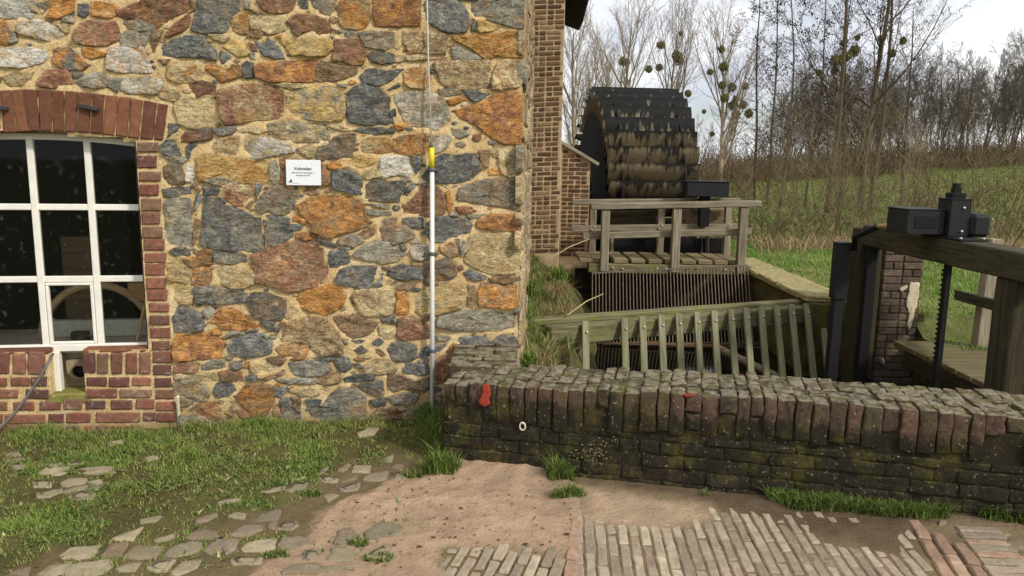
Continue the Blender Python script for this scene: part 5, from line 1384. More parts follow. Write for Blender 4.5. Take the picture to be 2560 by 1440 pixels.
# left bank: sloping mossy masonry between the mill and the race
bank = empty('bank_wall', (0.6, 8, 0), 'sloping mossy masonry bank below the mill side wall', 'wall')
def bkz(x, y): return 0
BL = []
V = []; F = []; prof = [(0.02, 0.34), (0.25, 0.22), (0.48, 0.02), (0.60, -0.22), (0.72, -0.55), (0.78, -0.9)]
ysb = np.arange(4.25, 12.3, 0.12)
def bank_pt(t, y):
    i = min(int(t), len(prof)-2); f_ = t-i; a, b = prof[i], prof[i+1]
    g = min(1, max(0, (y-6.5)/4.5)); x = a[0]+(b[0]-a[0])*f_; z = a[1]+(b[1]-a[1])*f_
    z = (z-0.30)*(1-g)+z*g if t < 2 else z-0.12*(1-g)
    x = x + g*0.30*t/3+0.02
    return Vector((x, y, z))
for y in ysb:
    for t in np.arange(0, 5.01, 0.25):
        p = bank_pt(t, y); nn = 0.03*mnoise.fractal(p*3.5, 1, 2, 4); V.append(p+Vector((nn, 0, nn)))
m_ = 21
for j in range(len(ysb)-1):
    for i in range(m_-1): F.append((j*m_+i, j*m_+i+1, (j+1)*m_+i+1, (j+1)*m_+i))
obj('slope', V, F, CONC, bank, smooth=True)

# ------------------------------------------------------------------ timber rack (screen of slats) in front
zb = -0.02
def rackp(px, py, z): return onz(px, py, z)
BLp = onz(1368, 835, -0.06); BRp = onz(2092, 772, -0.06)
rk = empty('timber_rack', (BLp.x, BLp.y, ZW), 'mossy timber beam with a row of slanting slats across the basin', 'fence')
d_ = (BRp-BLp).normalized(); nb_ = Vector((d_.y, -d_.x, 0)); back_ = -nb_
bar_obj('beam', BLp+Vector((0, 0, -0.02)), BRp+Vector((0, 0, -0.02)), 0.15, 0.19, W_MOSS, rk, 0.012, 0.006, cuts=10)
bar_obj('top_board', BLp+back_*0.16+Vector((-0.15, 0, 0.085))-d_*0.0, BRp+back_*0.16+Vector((0.1, 0, 0.085)), 0.16, 0.06, W_MOSS, rk, 0.008, 0.006, cuts=10, seed=3)
slx = [1463, 1560, 1605, 1652, 1695, 1741, 1783, 1825, 1863, 1900, 1938, 1975, 2012, 2048]
for i, x in enumerate(slx):
    # point on the beam's front face at that pixel column
    d0 = ray(x, 800); q = BLp+nb_*0.09; t = (q-CAMP).dot(nb_)/d0.dot(nb_); p = CAMP+d0*t
    topz = 0.055; tp = Vector((p.x, p.y, topz)); bt = tp+Vector((0.0, -0.46, -0.92))
    sl_ = bar_obj('slat', tp, bt, 0.068, 0.05, W_SLAT, rk, 0.006, 0.003, cuts=4, seed=i)
    bp = tp+(bt-tp)*0.10+nb_*0.030
    cyl_obj('bolt', bp, nb_, 0.014, 0.02, STEEL, sl_ if False else rk, 10)
bar_obj('support_post', Vector((onz(1445, 900, -0.4).x, BLp.y+0.05, ZW-0.2)), Vector((onz(1445, 900, -0.4).x, BLp.y+0.08, -0.12)), 0.06, 0.06, W_GREY, rk, 0.006)

# ------------------------------------------------------------------ iron trash screen under the footbridge
ts0 = ony(1481, 683, 10.62); ts1 = ony(1868, 663, 10.75)
scr = empty('trash_screen', (ts0.x, ts0.y, ZW), 'rusty iron bar screen sloping into the mill race', 'screen')
bar_obj('top_rail', ts0, ts1, 0.03, 0.02, RUST, scr, 0.003)
nb2 = 47
bme = None
for i in range(nb2):
    t = i/(nb2-1); p = ts0+(ts1-ts0)*t; q = p+Vector((-0.03, -0.60, -1.02))
    if bme is None: o_ = bar_obj('bar', p, q, 0.011, 0.03, RUST, scr, 0.0); bme = o_.data; rot0 = o_.rotation_euler.copy()
    else: link_mesh('bar', bme, (p+q)/2, rot0, scr)
box_obj('channel_back', ((ts0.x+ts1.x)/2, 11.75, -0.45), (ts1.x-ts0.x+0.3, 0.05, 0.9), W_DARK, scr, bevel=0.0)
# debris held against it
DEB = mk_wood('reed_debris', (66, 52, 38), (92, 72, 52), (110, 88, 64))
for i in range(26):
    a = Vector((random.uniform(1.05, 3.2), random.uniform(9.85, 10.05), ZW+0.02)); L_ = random.uniform(0.4, 1.3); an = random.uniform(-0.12, 0.12)
    if i == 0: deb = empty('reed_debris', a, 'floating reed stems caught against the iron screen', 'reeds')
    tube_obj('stem', [a, a+Vector((L_*math.cos(an), L_*math.sin(an), 0.03))], 0.012, DEB, deb, 5)
st_ = tube_obj('driftwood_branch', [(2.55, 9.3, ZW+0.14), (3.0, 8.2, ZW+0.06), (3.25, 7.4, ZW+0.02)], [0.05, 0.045, 0.03], W_GREY, None, 7); tag(st_, 'grey driftwood branch lying in the dark basin water', 'branch')

# ------------------------------------------------------------------ footbridge with railings
fb = empty('footbridge', (2.2, 11.1, 0.1), 'weathered grey timber footbridge with railings before the wheel', 'bridge')
Yf, Yb = 10.95, 11.75
def P_(px, py, Y): return ony(px, py, Y)
zdk = P_(1690, 655, Yf).z
# planks run away from the camera
px_ = [1466, 1500, 1552, 1595, 1638, 1680, 1722, 1763, 1803, 1840]
for i, x in enumerate(px_):
    X_ = P_(x, 655, Yf).x
    bar_obj('plank', (X_, Yf-0.02, zdk), (X_+0.0, Yb+0.12, zdk+0.0), 0.20, 0.06, W_PLANK, fb, 0.008, 0.004, cuts=3, seed=i)
bar_obj('edge_beam', (P_(1470, 670, Yf).x, Yf-0.01, zdk-0.10), (P_(1875, 670, Yf).x, Yf-0.01, zdk-0.10), 0.12, 0.13, W_MOSS, fb, 0.01, 0.004, cuts=4)
for x in (1514, 1530, 1554, 1640, 1662, 1690, 1717, 1740, 1810, 1829, 1857):
    cyl_obj('bolt', (P_(x, 668, Yf).x, Yf-0.08, zdk-0.085+random.uniform(-.02, .02)), (0, 1, 0), 0.014, 0.03, STEEL, fb, 8)
zr = P_(1690, 507, Yf).z
for x, b in ((1511, 0), (1687, 0), (1852, 0)):
    X_ = P_(x, 600, Yf).x; bar_obj('post', (X_, Yf-0.05, zdk-0.14), (X_, Yf-0.05, zr-0.03), 0.115, 0.115, W_GREY, fb, 0.008, 0.003, cuts=3, seed=x)
for x in (1482, 1652, 1819):
    X_ = P_(x, 560, Yb).x; bar_obj('post', (X_, Yb, zdk-0.1), (X_, Yb, P_(x, 512, Yb).z), 0.10, 0.10, W_GREY, fb, 0.008, 0.003, cuts=3, seed=x)
bar_obj('handrail', P_(1476, 516, Yf)+Vector((0, -0.05, 0)), P_(1897, 508, Yf)+Vector((0, -0.05, 0)), 0.16, 0.085, W_GREY, fb, 0.01, 0.005, cuts=8)
bar_obj('handrail', P_(1430, 505, Yb), P_(1850, 502, Yb), 0.14, 0.08, W_GREY, fb, 0.01, 0.005, cuts=8, seed=4)
bar_obj('mid_rail', P_(1458, 591, Yf)+Vector((0, 0.04, 0)), P_(1880, 579, Yf)+Vector((0, 0.04, 0)), 0.05, 0.095, W_GREY, fb, 0.008, 0.004, cuts=6, seed=6)
bar_obj('mid_rail', P_(1428, 571, Yb)+Vector((0, -0.07, 0)), P_(1840, 566, Yb)+Vector((0, -0.07, 0)), 0.05, 0.10, W_GREY, fb, 0.008, 0.004, cuts=6, seed=7)
for x, y in ((1487, 567), (1479, 573), (1656, 564), (1648, 571), (1825, 565)): cyl_obj('bolt', P_(x, y, Yb-0.13), (0, 1, 0), 0.014, 0.03, STEEL, fb, 8)
# guide boards between bridge and wheel (sluice of the wheel)
slg = empty('wheel_sluice', (2.2, 12.05, 0.1), 'pale weathered sluice boards between footbridge and wheel', 'sluice')
W_SL = mk_wood('timber_sluice_stained', (72, 62, 48), (120, 106, 84), (160, 148, 126), (50, 46, 38), (0.52, 0.66))
g0 = P_(1520, 528, 12.0); g1 = P_(1700, 528, 12.0); g2 = P_(1815, 528, 12.0)
bar_obj('board', P_(1520, 545, 12.0), P_(1640, 545, 12.0), 0.05, 0.22, W_DARK, slg, 0.006); bar_obj('board', P_(1695, 543, 12.0), P_(1818, 541, 12.0), 0.05, 0.24, W_SL, slg, 0.006)
bar_obj('board', P_(1520, 615, 12.0), P_(1818, 612, 12.0), 0.05, 0.22, BLACK2, slg, 0.004)
for x in (1755, 1768): bar_obj('lift_rod', P_(x, 640, 11.9), P_(x, 520, 11.9), 0.02, 0.02, IRON, slg, 0.002)
box_obj('winch', P_(1762, 529, 11.92), (0.16, 0.1, 0.06), BLACK2, slg)
for x in (1530, 1768): bar_obj('brace', P_(x, 660, 11.95), P_(x, 590, 11.95), 0.05, 0.05, PIPEW if False else W_GREY, slg, 0.004)
mb = ony(1767, 473, 11.5)
mx_ = empty('motor_box', (mb.x, mb.y, P_(1767, 492, 11.5).z), 'black steel box beside the wheel on the railing', 'box')
box_obj('housing', mb+Vector((0, 0.1, 0)), (0.62, 0.36, 0.215), BLACK, mx_, bevel=0.008); box_obj('lid', mb+Vector((0, 0.1, 0.112)), (0.65, 0.39, 0.012), BLACK, mx_, bevel=0.003)
box_obj('stand', mb+Vector((0, 0.1, -0.33)), (0.14, 0.14, 0.45), BLACK2, mx_, bevel=0.004)

# ------------------------------------------------------------------ the water wheel
WC = Vector((0, 14.25, 1.0)); RO = 1.93; RI = 1.50
ww = 1.49; xm = 2.08; x0w = xm-ww/2; x1w = xm+ww/2
WC.x = xm
wheel = empty('water_wheel', (xm, WC.y, WC.z-RO), 'large black iron water wheel with rows of curved stained paddles', 'water wheel')
def wheel_pt(x, r, a): return Vector((x, WC.y-r*math.cos(a), WC.z+r*math.sin(a)))
bl = MT('wheel_paddle_stained', 0.85, 0.15); v = bl.off(17)
at = bl.attr(); sep = bl.t.nodes.new('ShaderNodeSeparateColor'); bl.L(at, sep.inputs[0])
fall = sep.outputs[0]
st = bl.noise(bl.scale(v, (13, 2.5, 2.5)), 1.0, 5, 0.7, 0.3); st2 = bl.noise(v, 2.2, 4, 0.6)
mk_ = bl.math('ADD', bl.math('MULTIPLY', bl.oi.outputs['Random'], 0.22), bl.math('ADD', bl.ramp(fall, [(0.0, 0.18), (0.05, 0.30), (0.2, 0.42), (0.75, 0.40), (1.0, 0.2)]), bl.math('ADD', bl.math('MULTIPLY', st, 1.0), bl.math('MULTIPLY', st2, 0.55))))
c = bl.mix(bl.ramp(bl.math('MULTIPLY', mk_, 0.5), [(0.565, 0.0), (0.64, 1.0)]), lin((24, 23, 20)), bl.mix(bl.noise(v, 24, 4, 0.7), lin((70, 61, 45)), lin((106, 93, 70))))
bl.color(c); bl.bump(bl.noise(v, 30, 4), 0.3, 0.01)
bw = MT('wheel_paddle_wet', 0.8, 0.15); v = bw.off(17); at = bw.attr(); sep = bw.t.nodes.new('ShaderNodeSeparateColor'); bw.L(at, sep.inputs[0])
st = bw.noise(bw.scale(v, (11, 2.5, 2.5)), 1.0, 5, 0.7, 0.3)
mk_ = bw.math('ADD', bw.math('MULTIPLY', sep.outputs[0], 0.6), st)
c = bw.mix(bw.ramp(mk_, [(0.66, 0.0), (0.76, 0.7)]), bw.mix(bw.noise(v, 5, 4), lin((26, 26, 26)), lin((40, 40, 39))), lin((150, 140, 118))); bw.color(c); bw.bump(bw.noise(v, 30, 4), 0.2, 0.01)
NBL = 42; mesh_b = {}
for i in range(NBL):
    a = 2*math.pi*i/NBL+0.02
    top = math.sin(a) > 0.62
    key = top
    if key not in mesh_b:
        V = []; F = []; A = []; K = 7; NX = 10
        for s_ in (0, 1):
            for j in range(K):
                t = j/(K-1); r = RO+(RI-RO)*t; da = -0.165*t-0.075*math.sin(math.pi*t)
                for q in range(NX+1):
                    V.append((-ww/2+ww*q/NX, -r*math.cos(da)+s_*0.010, r*math.sin(da)-s_*0.004+0.006*mnoise.noise(Vector((q*0.9, 3, 0))))); A.append((t, 0, 0))
        h_ = K*(NX+1)
        for s_ in (0, 1):
            for j in range(K-1):
                for q in range(NX):
                    f_ = (s_*h_+j*(NX+1)+q, s_*h_+j*(NX+1)+q+1, s_*h_+(j+1)*(NX+1)+q+1, s_*h_+(j+1)*(NX+1)+q); F.append(f_ if s_ else f_[::-1])
        for q in range(NX): F.append((q, q+1, h_+q+1, h_+q))
        o_ = obj('paddle', V, F, (bw if top else bl).m, None, origin=(0, 0, 0), smooth=True, attr=np.array(A)); mesh_b[key] = o_.data
        bpy.data.objects.remove(o_)
    link_mesh('paddle', mesh_b[key], WC, (-a, 0, 0), wheel)
def ring(name, x, r0, r1, th, mat, seg=72):
    V = []; F = []
    for i in range(seg):
        a = 2*math.pi*i/seg
        for dx, r in ((-th/2, r0), (th/2, r0), (th/2, r1), (-th/2, r1)): V.append(wheel_pt(x+dx, r, a))
    for i in range(seg):
        b = ((i+1) % seg)*4; a_ = i*4
        for q in range(4): F.append((a_+q, a_+(q+1) % 4, b+(q+1) % 4, b+q))
    return obj(name, V, F, mat, wheel)
for fx2 in (0.155, 0.835):
    xr_ = x0w+ww*fx2; ring('rim', xr_, RI-0.10, RO-0.05, 0.02, BLACK2)
    for j in range(8):
        a = 2*math.pi*j/8+0.2; bar_obj('spoke', wheel_pt(xr_, 0.15, a), wheel_pt(xr_, RI, a), 0.09, 0.05, BLACK2, wheel, 0.004)
    cyl_obj('hub', (xr_, WC.y, WC.z), (1, 0, 0), 0.2, 0.12, BLACK2, wheel, 18)
ring('shroud', x0w+0.06, 0.25, RI-0.02, 0.03, mk_plain('wheel_side_black', (20, 20, 20), 0.9, 0.1))
cyl_obj('axle', (xm-0.5, WC.y, WC.z), (1, 0, 0), 0.09, ww+1.6, IRON, wheel, 16)
wheel.rotation_euler = (0, 0, R(5))
# black pit side on the left of the wheel
sidep = empty('wheel_side_wall', (x0w-0.3, 13.6, 0), 'dark wet pit wall at the left of the water wheel', 'wall')
box_obj('wall', (x0w-0.28, 14.6, 0.0), (0.16, 4.2, 1.5), W_DARK, sidep, bevel=0.01)

# ------------------------------------------------------------------ the side sluice on the right
XG = 3.62
sg = empty('sluice_gate', (XG, 6.6, ZW), 'dark timber sluice gate frame with heavy top beam and toothed rod', 'sluice gate')
b0 = onx(2190, 598, XG); b1 = onx(2560, 648, XG)
dirb = (b1-b0); zt = 0.93
bar_obj('top_beam', (XG, b0.y+0.05, zt), (XG, b1.y-0.9, zt), 0.24, 0.205, W_BEAM, sg, 0.012, 0.005, cuts=8)
pY = onx(2160, 800, XG).y
bar_obj('post', (XG-0.02, b0.y+0.14, -1.0), (XG-0.02, b0.y+0.14, zt+0.06), 0.22, 0.24, W_DARK, sg, 0.012, 0.006, cuts=6)
bar_obj('post', (XG+0.03, b1.y+0.02, -1.0), (XG+0.03, b1.y+0.02, zt-0.1), 0.26, 0.24, W_DARK, sg, 0.012, 0.006, cuts=6, seed=3)
bar_obj('guide', (XG-0.06, b0.y-0.06, -1.0), (XG-0.06, b0.y-0.06, zt-0.1), 0.10, 0.08, BLACK2, sg, 0.004)
rY = onx(2356, 800, XG).y
bar_obj('rack_rod', (XG, rY, -0.95), (XG, rY, zt+0.55), 0.045, 0.055, BLACK2, sg, 0.003)
for i in range(34):
    z = 0.80-i*0.042; box_obj('rack_tooth', (XG, rY+0.040, z), (0.042, 0.03, 0.02), BLACK2, sg, bevel=0.003) if i else None
bar_obj('gate_plate', (XG, b0.y-0.08, -0.72), (XG, b1.y+0.15, -0.72), 0.02, 0.46, BLACK, sg, 0.003)
cyl_obj('pulley', (XG-0.08, onx(2203, 905, XG-0.08).y, onx(2203, 905, XG-0.08).z), (1, 0, 0), 0.04, 0.03, IRON, sg, 12)
# machine on the beam
ac = empty('gate_actuator', (XG, rY, zt+0.10), 'black box-shaped gate drive mounted on the sluice beam', 'machine')
zt2 = zt+0.105
box_obj('base_plate', (XG, rY-0.02, zt2+0.008), (0.22, 0.62, 0.014), BLACK, ac, bevel=0.002)
box_obj('gear_tower', (XG, rY, zt2+0.165), (0.17, 0.20, 0.30), BLACK, ac, bevel=0.006); box_obj('tower_lid', (XG, rY, zt2+0.319), (0.18, 0.21, 0.008), BLACK, ac, bevel=0.002)
box_obj('rod_cap', (XG, rY, zt2+0.345), (0.11, 0.11, 0.045), BLACK2, ac, bevel=0.003); box_obj('rod_cap', (XG, rY, zt2+0.385), (0.06, 0.06, 0.05), BLACK2, ac, bevel=0.003)
box_obj('motor_housing', (XG-0.25, rY+0.12, zt2+0.125), (0.31, 0.34, 0.20), BLACK, ac, bevel=0.005); box_obj('motor_lid', (XG-0.25, rY+0.12, zt2+0.229), (0.32, 0.35, 0.008), BLACK, ac, bevel=0.002)
box_obj('gear_housing', (XG+0.16, rY-0.02, zt2+0.11), (0.16, 0.24, 0.19), BLACK, ac, bevel=0.03)
for dy, dz in ((-0.06, 0.25), (-0.03, 0.06)): cyl_obj('bolt', (XG+0.02, rY-0.104, zt2+dz), (0, 1, 0), 0.011, 0.012, STEEL, ac, 8)
for bx_, by_2 in ((-0.09, -0.27), (0.09, -0.27), (-0.09, 0.24), (0.09, 0.24)): cyl_obj('bolt', (XG+bx_, rY-0.02+by_2, zt2+0.02), (0, 0, 1), 0.012, 0.014, STEEL, ac, 8)
for bz_ in (0.05, 0.20):
    for by_2 in (-0.02, 0.26): cyl_obj('bolt', (XG-0.408, rY+by_2, zt2+bz_), (1, 0, 0), 0.007, 0.010, IRON, ac, 8)
    for bx_ in (-0.38, -0.12): cyl_obj('bolt', (XG+bx_, rY-0.053, zt2+bz_), (0, 1, 0), 0.007, 0.010, IRON, ac, 8)
box_obj('cover_plate', (XG-0.25, rY-0.052, zt2+0.125), (0.18, 0.006, 0.10), BLACK2, ac, bevel=0.002)
# conduit to it
cdn = empty('conduit_hose', (XG-0.3, b0.y, zt), 'black cable hose with ochre sleeve along the sluice beam', 'hose')
h0 = onx(2138, 592, XG-0.25); h1 = onx(2196, 566, XG-0.22); h2 = onx(2258, 565, XG-0.2)
tube_obj('hose', [h0+Vector((0, 0, -0.14)), h0, h1], 0.028, BLACK2, cdn, 8); tube_obj('sleeve', [h1, h2], 0.024, mk_plain('sleeve_ochre', (168, 138, 84), 0.6, 0.4), cdn, 8)
# brick pier behind the post
pr = empty('gate_pier', (4.0, 8.2, ZW), 'brown brick pier with white lime streaks behind the sluice post', 'pier')
px0 = ony(2200, 760, 7.85).x; px1 = ony(2302, 760, 7.85).x
box_obj('core', ((px0+px1)/2, 8.16, 0.0), (px1-px0-0.02, 0.60, 1.78), M_FARM if False else CONC, pr, bevel=0.01)
B_PIER = mk_brick('brick_gate_pier', [(108, 92, 78), (94, 80, 68), (120, 102, 86), (86, 74, 62)], (40, 34, 28), 0.5, white=0.3)
brick_face(pr, px0, px1, -0.80, 0.86, 7.86, B_PIER, course=0.076, L=0.2, seed=31, hd=0.5, gap=0.008)
lime = mk_plain('lime_streak', (214, 200, 170), 0.95, 0.1, vr=0.12, sc=20, bump=0.5)
lp = [(2276, 705), (2298, 708), (2296, 742), (2290, 770), (2286, 775), (2280, 810), (2272, 825), (2268, 818), (2272, 780), (2266, 765), (2270, 730)]
slab_piece('lime_streak', [(lambda q: (q.x, q.z))(ony(x, y, 7.84)) for x, y in lp], lambda u, v, n: Vector((u, 7.838-n, v)), lime, pr, h=0.007, back=-0.02, edge=0.006, rough=0.002, jit=0.014, step=0.02, tilt=0)
lp = [(2248, 722), (2268, 712), (2268, 718), (2252, 730)]
slab_piece('lime_streak', [(lambda q: (q.x, q.z))(ony(x, y, 7.84)) for x, y in lp], lambda u, v, n: Vector((u, 7.838-n, v)), lime, pr, h=0.012, back=-0.02, edge=0.004, rough=0.003, step=0.03, tilt=0)
# black post
bp0 = ony(2106, 608, 7.7); 
ep = empty('control_post', (bp0.x, 7.7, ZW), 'black square steel post standing left of the sluice', 'post')
bar_obj('post', (bp0.x-0.01, 7.7, -1.0), (bp0.x, 7.7, bp0.z-0.45), 0.10, 0.10, BLACK, ep, 0.005); bar_obj('sleeve', (bp0.x, 7.7, bp0.z-0.56), (bp0.x, 7.7, bp0.z), 0.135, 0.135, BLACK, ep, 0.006)
box_obj('cap', (bp0.x, 7.7, bp0.z+0.006), (0.145, 0.145, 0.012), BLACK, ep, bevel=0.003)
# plank deck beyond the gate
dk = empty('plank_deck', (4.4, 6.9, -0.1), 'greenish wooden plank deck behind the sluice gate', 'deck')
W_DK = mk_wood('timber_deck_green', (74, 66, 46), (108, 98, 70), (130, 120, 90), (90, 88, 52), (0.50, 0.68))
ed = onz(2300, 868, -0.10); y = ed.y+0.28; i = 0
while y > 4.6:
    bar_obj('plank', (3.80, y-0.11, -0.125), (5.45, y-0.11, -0.125), 0.198, 0.05, W_DK, dk, 0.006, 0.003, cuts=3, seed=i); y -= 0.222; i += 1
bar_obj('edge_joist', (3.84, ed.y+0.05, -0.23), (3.84, 4.6, -0.23), 0.08, 0.15, W_DARK, dk, 0.006)
rl = empty('deck_railing', (5.2, 7.3, 0), 'grey timber post and rail beside the plank deck', 'railing')
rp0 = ony(2450, 845, 7.3); bar_obj('post', (rp0.x, 7.3, -0.1), (rp0.x+0.02, 7.3, 0.95), 0.11, 0.11, W_GREY, rl, 0.006, 0.003, cuts=3)
ra0 = ony(2392, 737, 7.75); ra1 = ony(2506, 768, 6.75); bar_obj('rail', ra0, ra1+(ra1-ra0)*1.2, 0.05, 0.10, W_BEAM, rl, 0.006, 0.003, cuts=3)
# ================================================================== grass
RG = np.random.default_rng(5)
DRY_ = np.array([lin(c) for c in [(176, 156, 118), (150, 126, 92), (196, 182, 150)]])
def mk_grass(name, tr=0.3):
    m = MT(name, 0.7, 0.25); c = m.attr(); m.color(c)
    try: m.b.inputs['Subsurface Weight'].default_value = 0.0
    except Exception: pass
    t = m.t.nodes.new('ShaderNodeBsdfTranslucent'); m.L(c, t.inputs['Color']); mx_ = m.t.nodes.new('ShaderNodeMixShader'); mx_.inputs[0].default_value = tr
    m.L(m.b.outputs[0], mx_.inputs[1]); m.L(t.outputs[0], mx_.inputs[2]); m.L(mx_.outputs[0], m.t.nodes['Material Output'].inputs['Surface']); return m.m
GR = mk_grass('grass_blade')
def blades(P, h, wid, lean, col, jit=0.25):
    """P n x 3 roots -> verts, faces, colours of bent blades"""
    n = len(P); an = RG.uniform(0, 2*np.pi, n); dx = np.stack([np.cos(an), np.sin(an), np.zeros(n)], 1); sx = np.stack([-np.sin(an), np.cos(an), np.zeros(n)], 1)
    h = h*RG.uniform(0.5, 1.25, n); ln = lean*RG.uniform(0.2, 1.6, n)*h; w = wid*RG.uniform(0.7, 1.3, n)
    up = np.array([0, 0, 1.0])
    a = P-sx*w[:, None]/2; b = P+sx*w[:, None]/2
    mid = P+up*(h*0.62)[:, None]+dx*(ln*0.35)[:, None]; c = mid+sx*w[:, None]*0.38; d = mid-sx*w[:, None]*0.38
    tip = P+up*h[:, None]+dx*ln[:, None]
    V = np.stack([a, b, c, d, tip], 1).reshape(-1, 3); k = np.arange(n)*5
    F = [tuple(x) for x in np.stack([k, k+1, k+2, k+3], 1)]+[tuple(x) for x in np.stack([k+3, k+2, k+4], 1)]
    C_ = np.asarray(col)*(1+jit*RG.normal(0, 1, (n, 1))); C_ = np.clip(C_, 0.005, 1)
    return V, F, np.repeat(C_, 5, 0)
GCOL = np.array([lin(c) for c in [(94, 118, 50), (112, 134, 60), (80, 98, 44), (130, 140, 74), (158, 148, 98), (104, 124, 56)]])
def colours(n, w=None):
    p = np.array(w if w is not None else [.28, .26, .2, .14, .05, .07]); return GCOL[RG.choice(len(GCOL), n, p=p/p.sum())]
def in_cob(x, y):
    for cx_, cy_, r_, P in COBL:
        if abs(x-cx_) < r_*0.8 and abs(y-cy_) < r_*0.55: return True
    return False
def scatter_px(n, poly, z=0.0):
    xs_ = [p[0] for p in poly]; ys_ = [p[1] for p in poly]
    G = [(onz(*p, z).x, onz(*p, z).y) for p in poly]
    gx0, gx1 = min(p[0] for p in G), max(p[0] for p in G); gy0, gy1 = min(p[1] for p in G), max(p[1] for p in G)
    X_ = RG.uniform(gx0, gx1, n); Y_ = RG.uniform(gy0, gy1, n); s_ = sdist(G, X_, Y_)
    return X_, Y_, s_
# lawn in front of the mill
X_, Y_, s_ = scatter_px(230000, [(-300, 1085), (440, 1085), (460, 1062), (1105, 1040), (1112, 1150), (1000, 1160), (860, 1185), (760, 1250), (660, 1285), (520, 1305), (300, 1365), (60, 1410), (-300, 1460)][:10]+[(760, 1330), (640, 1400), (540, 1440), (-300, 1460)])
nn_ = np.array([mnoise.fractal(Vector((x*2.2, y*2.2, 3)), 1, 2, 3) for x, y in zip(X_, Y_)])
nm_ = np.array([mnoise.fractal(Vector((x*9, y*9, 13)), 1, 2, 2) for x, y in zip(X_, Y_)])
wd = (Y_-P0.y)*math.cos(PHI)-(X_-P0.x)*math.sin(PHI)      # minus distance to the wall
dens = np.clip(0.37+1.0*nn_+0.6*nm_+0.42*np.exp(wd/0.22), 0.03, 1.0)*np.clip(-s_/0.22+0.12, 0.02, 1)
bare = np.array([(onz(880, 1130).x, onz(880, 1130).y, 0.20), (onz(700, 1240).x, onz(700, 1240).y, 0.14), (onz(1000, 1140).x, onz(1000, 1140).y, 0.14)])
for bx, by2, br in bare: dens *= np.clip(np.hypot((X_-bx)*0.7, Y_-by2)/br, 0.05, 1)
ok = (RG.uniform(0, 1, len(X_)) < dens) & (wd < -0.03)
ok &= np.array([not in_cob(x, y) for x, y in zip(X_, Y_)])
X_, Y_, wd, nn_ = X_[ok], Y_[ok], wd[ok], nn_[ok]
hh = 0.016+0.070*np.exp(wd/0.13)*np.clip(0.7+1.2*nn_, 0.25, 1.8)+0.012*np.clip(nn_, 0, 1)
P = np.stack([X_, Y_, np.array([yard_z(x, y) for x, y in zip(X_, Y_)])-0.003], 1)
lc = colours(len(P)); yl = np.clip(0.5-1.6*nn_+RG.normal(0, .25, len(P)), 0, 1)[:, None]*0.75
lc = (lc*(1-yl)+np.array(lin((140, 134, 80)))*yl)*1.4
V1, F1, C1 = blades(P, hh, 0.0040, 0.95, lc)
lawn = obj('lawn_grass', V1, F1, GR, None, attr=C1); tag(lawn, 'short green grass in front of the mill wall', 'grass', kind='stuff')
print('lawn blades', len(P))
pick = RG.choice(len(P), 5200, replace=False); Pw = P[pick]; Pw = Pw[np.array([mnoise.noise(Vector((x*3, y*3, 44))) > -0.05 for x, y in Pw[:, :2]])]
V1, F1, C1 = blades(Pw, np.full(len(Pw), 0.020), 0.013, 1.5, np.array([lin((92, 116, 58)), lin((78, 100, 48)), lin((120, 132, 78))])[RG.choice(3, len(Pw))], 0.2)
o = obj('lawn_weeds', V1, F1, GR, None, attr=C1); tag(o, 'low broad-leaved weeds and clover in the grass by the mill', 'weeds', kind='stuff')
pick = RG.choice(len(P), 420, replace=False); V1, F1, C1 = blades(P[pick], np.full(420, 0.014), 0.012, 2.6, DRY_[RG.choice(3, 420)], 0.2)
o = obj('lawn_litter', V1, F1, GR, None, attr=C1); tag(o, 'pale dead leaves and straw scattered in the grass', 'litter', kind='stuff')
def tuft(px, py, rx, ry, n, h, label, z=0.0, cols=None, name='grass_tuft', wid=0.006, lean=0.7, base=None):
    c_ = base if base is not None else onz(px, py, z)
    a = RG.uniform(0, 2*np.pi, n); r_ = np.sqrt(RG.uniform(0, 1, n))
    P = np.stack([c_.x+rx*r_*np.cos(a), c_.y+ry*r_*np.sin(a), np.full(n, c_.z)], 1)
    if base is None:
        P[:, 2] = [yard_z(x, y)-0.004 for x, y in P[:, :2]]
    V1, F1, C1 = blades(P, np.full(n, h)*(1.15-0.5*r_), wid, lean, colours(n, cols))
    o = obj(name, V1, F1, GR, None, origin=c_, attr=C1); return tag(o, label, 'grass')
tuft(1400, 1200, 0.07, 0.05, 260, 0.105, 'tall grass tuft at the wall foot above the sand')
tuft(1418, 1242, 0.085, 0.035, 300, 0.055, 'low grass tuft at the sand edge in front of the wall')
tuft(1100, 1185, 0.10, 0.06, 420, 0.10, 'grass tuft at the left corner of the low wall')
tuft(1032, 1195, 0.05, 0.03, 120, 0.045, 'small grass tuft on the sand left of the wall corner')
tuft(1770-6, 1240, 0.03, 0.02, 60, 0.035, 'tiny yellow-green grass sprig at the low wall foot', cols=[.1, .1, .1, .3, .3, .1])
tuft(895, 1365, 0.05, 0.03, 120, 0.03, 'small weed between cobbles in the sand', cols=None)
tuft(945, 1400, 0.06, 0.035, 140, 0.03, 'flat weed patch lowest on the sandy cobbles')
tuft(690, 1390, 0.06, 0.03, 120, 0.03, 'weed patch between the big front cobbles')
tuft(780, 1237, 0.05, 0.03, 130, 0.035, 'weed patch right of the paired cobbles')
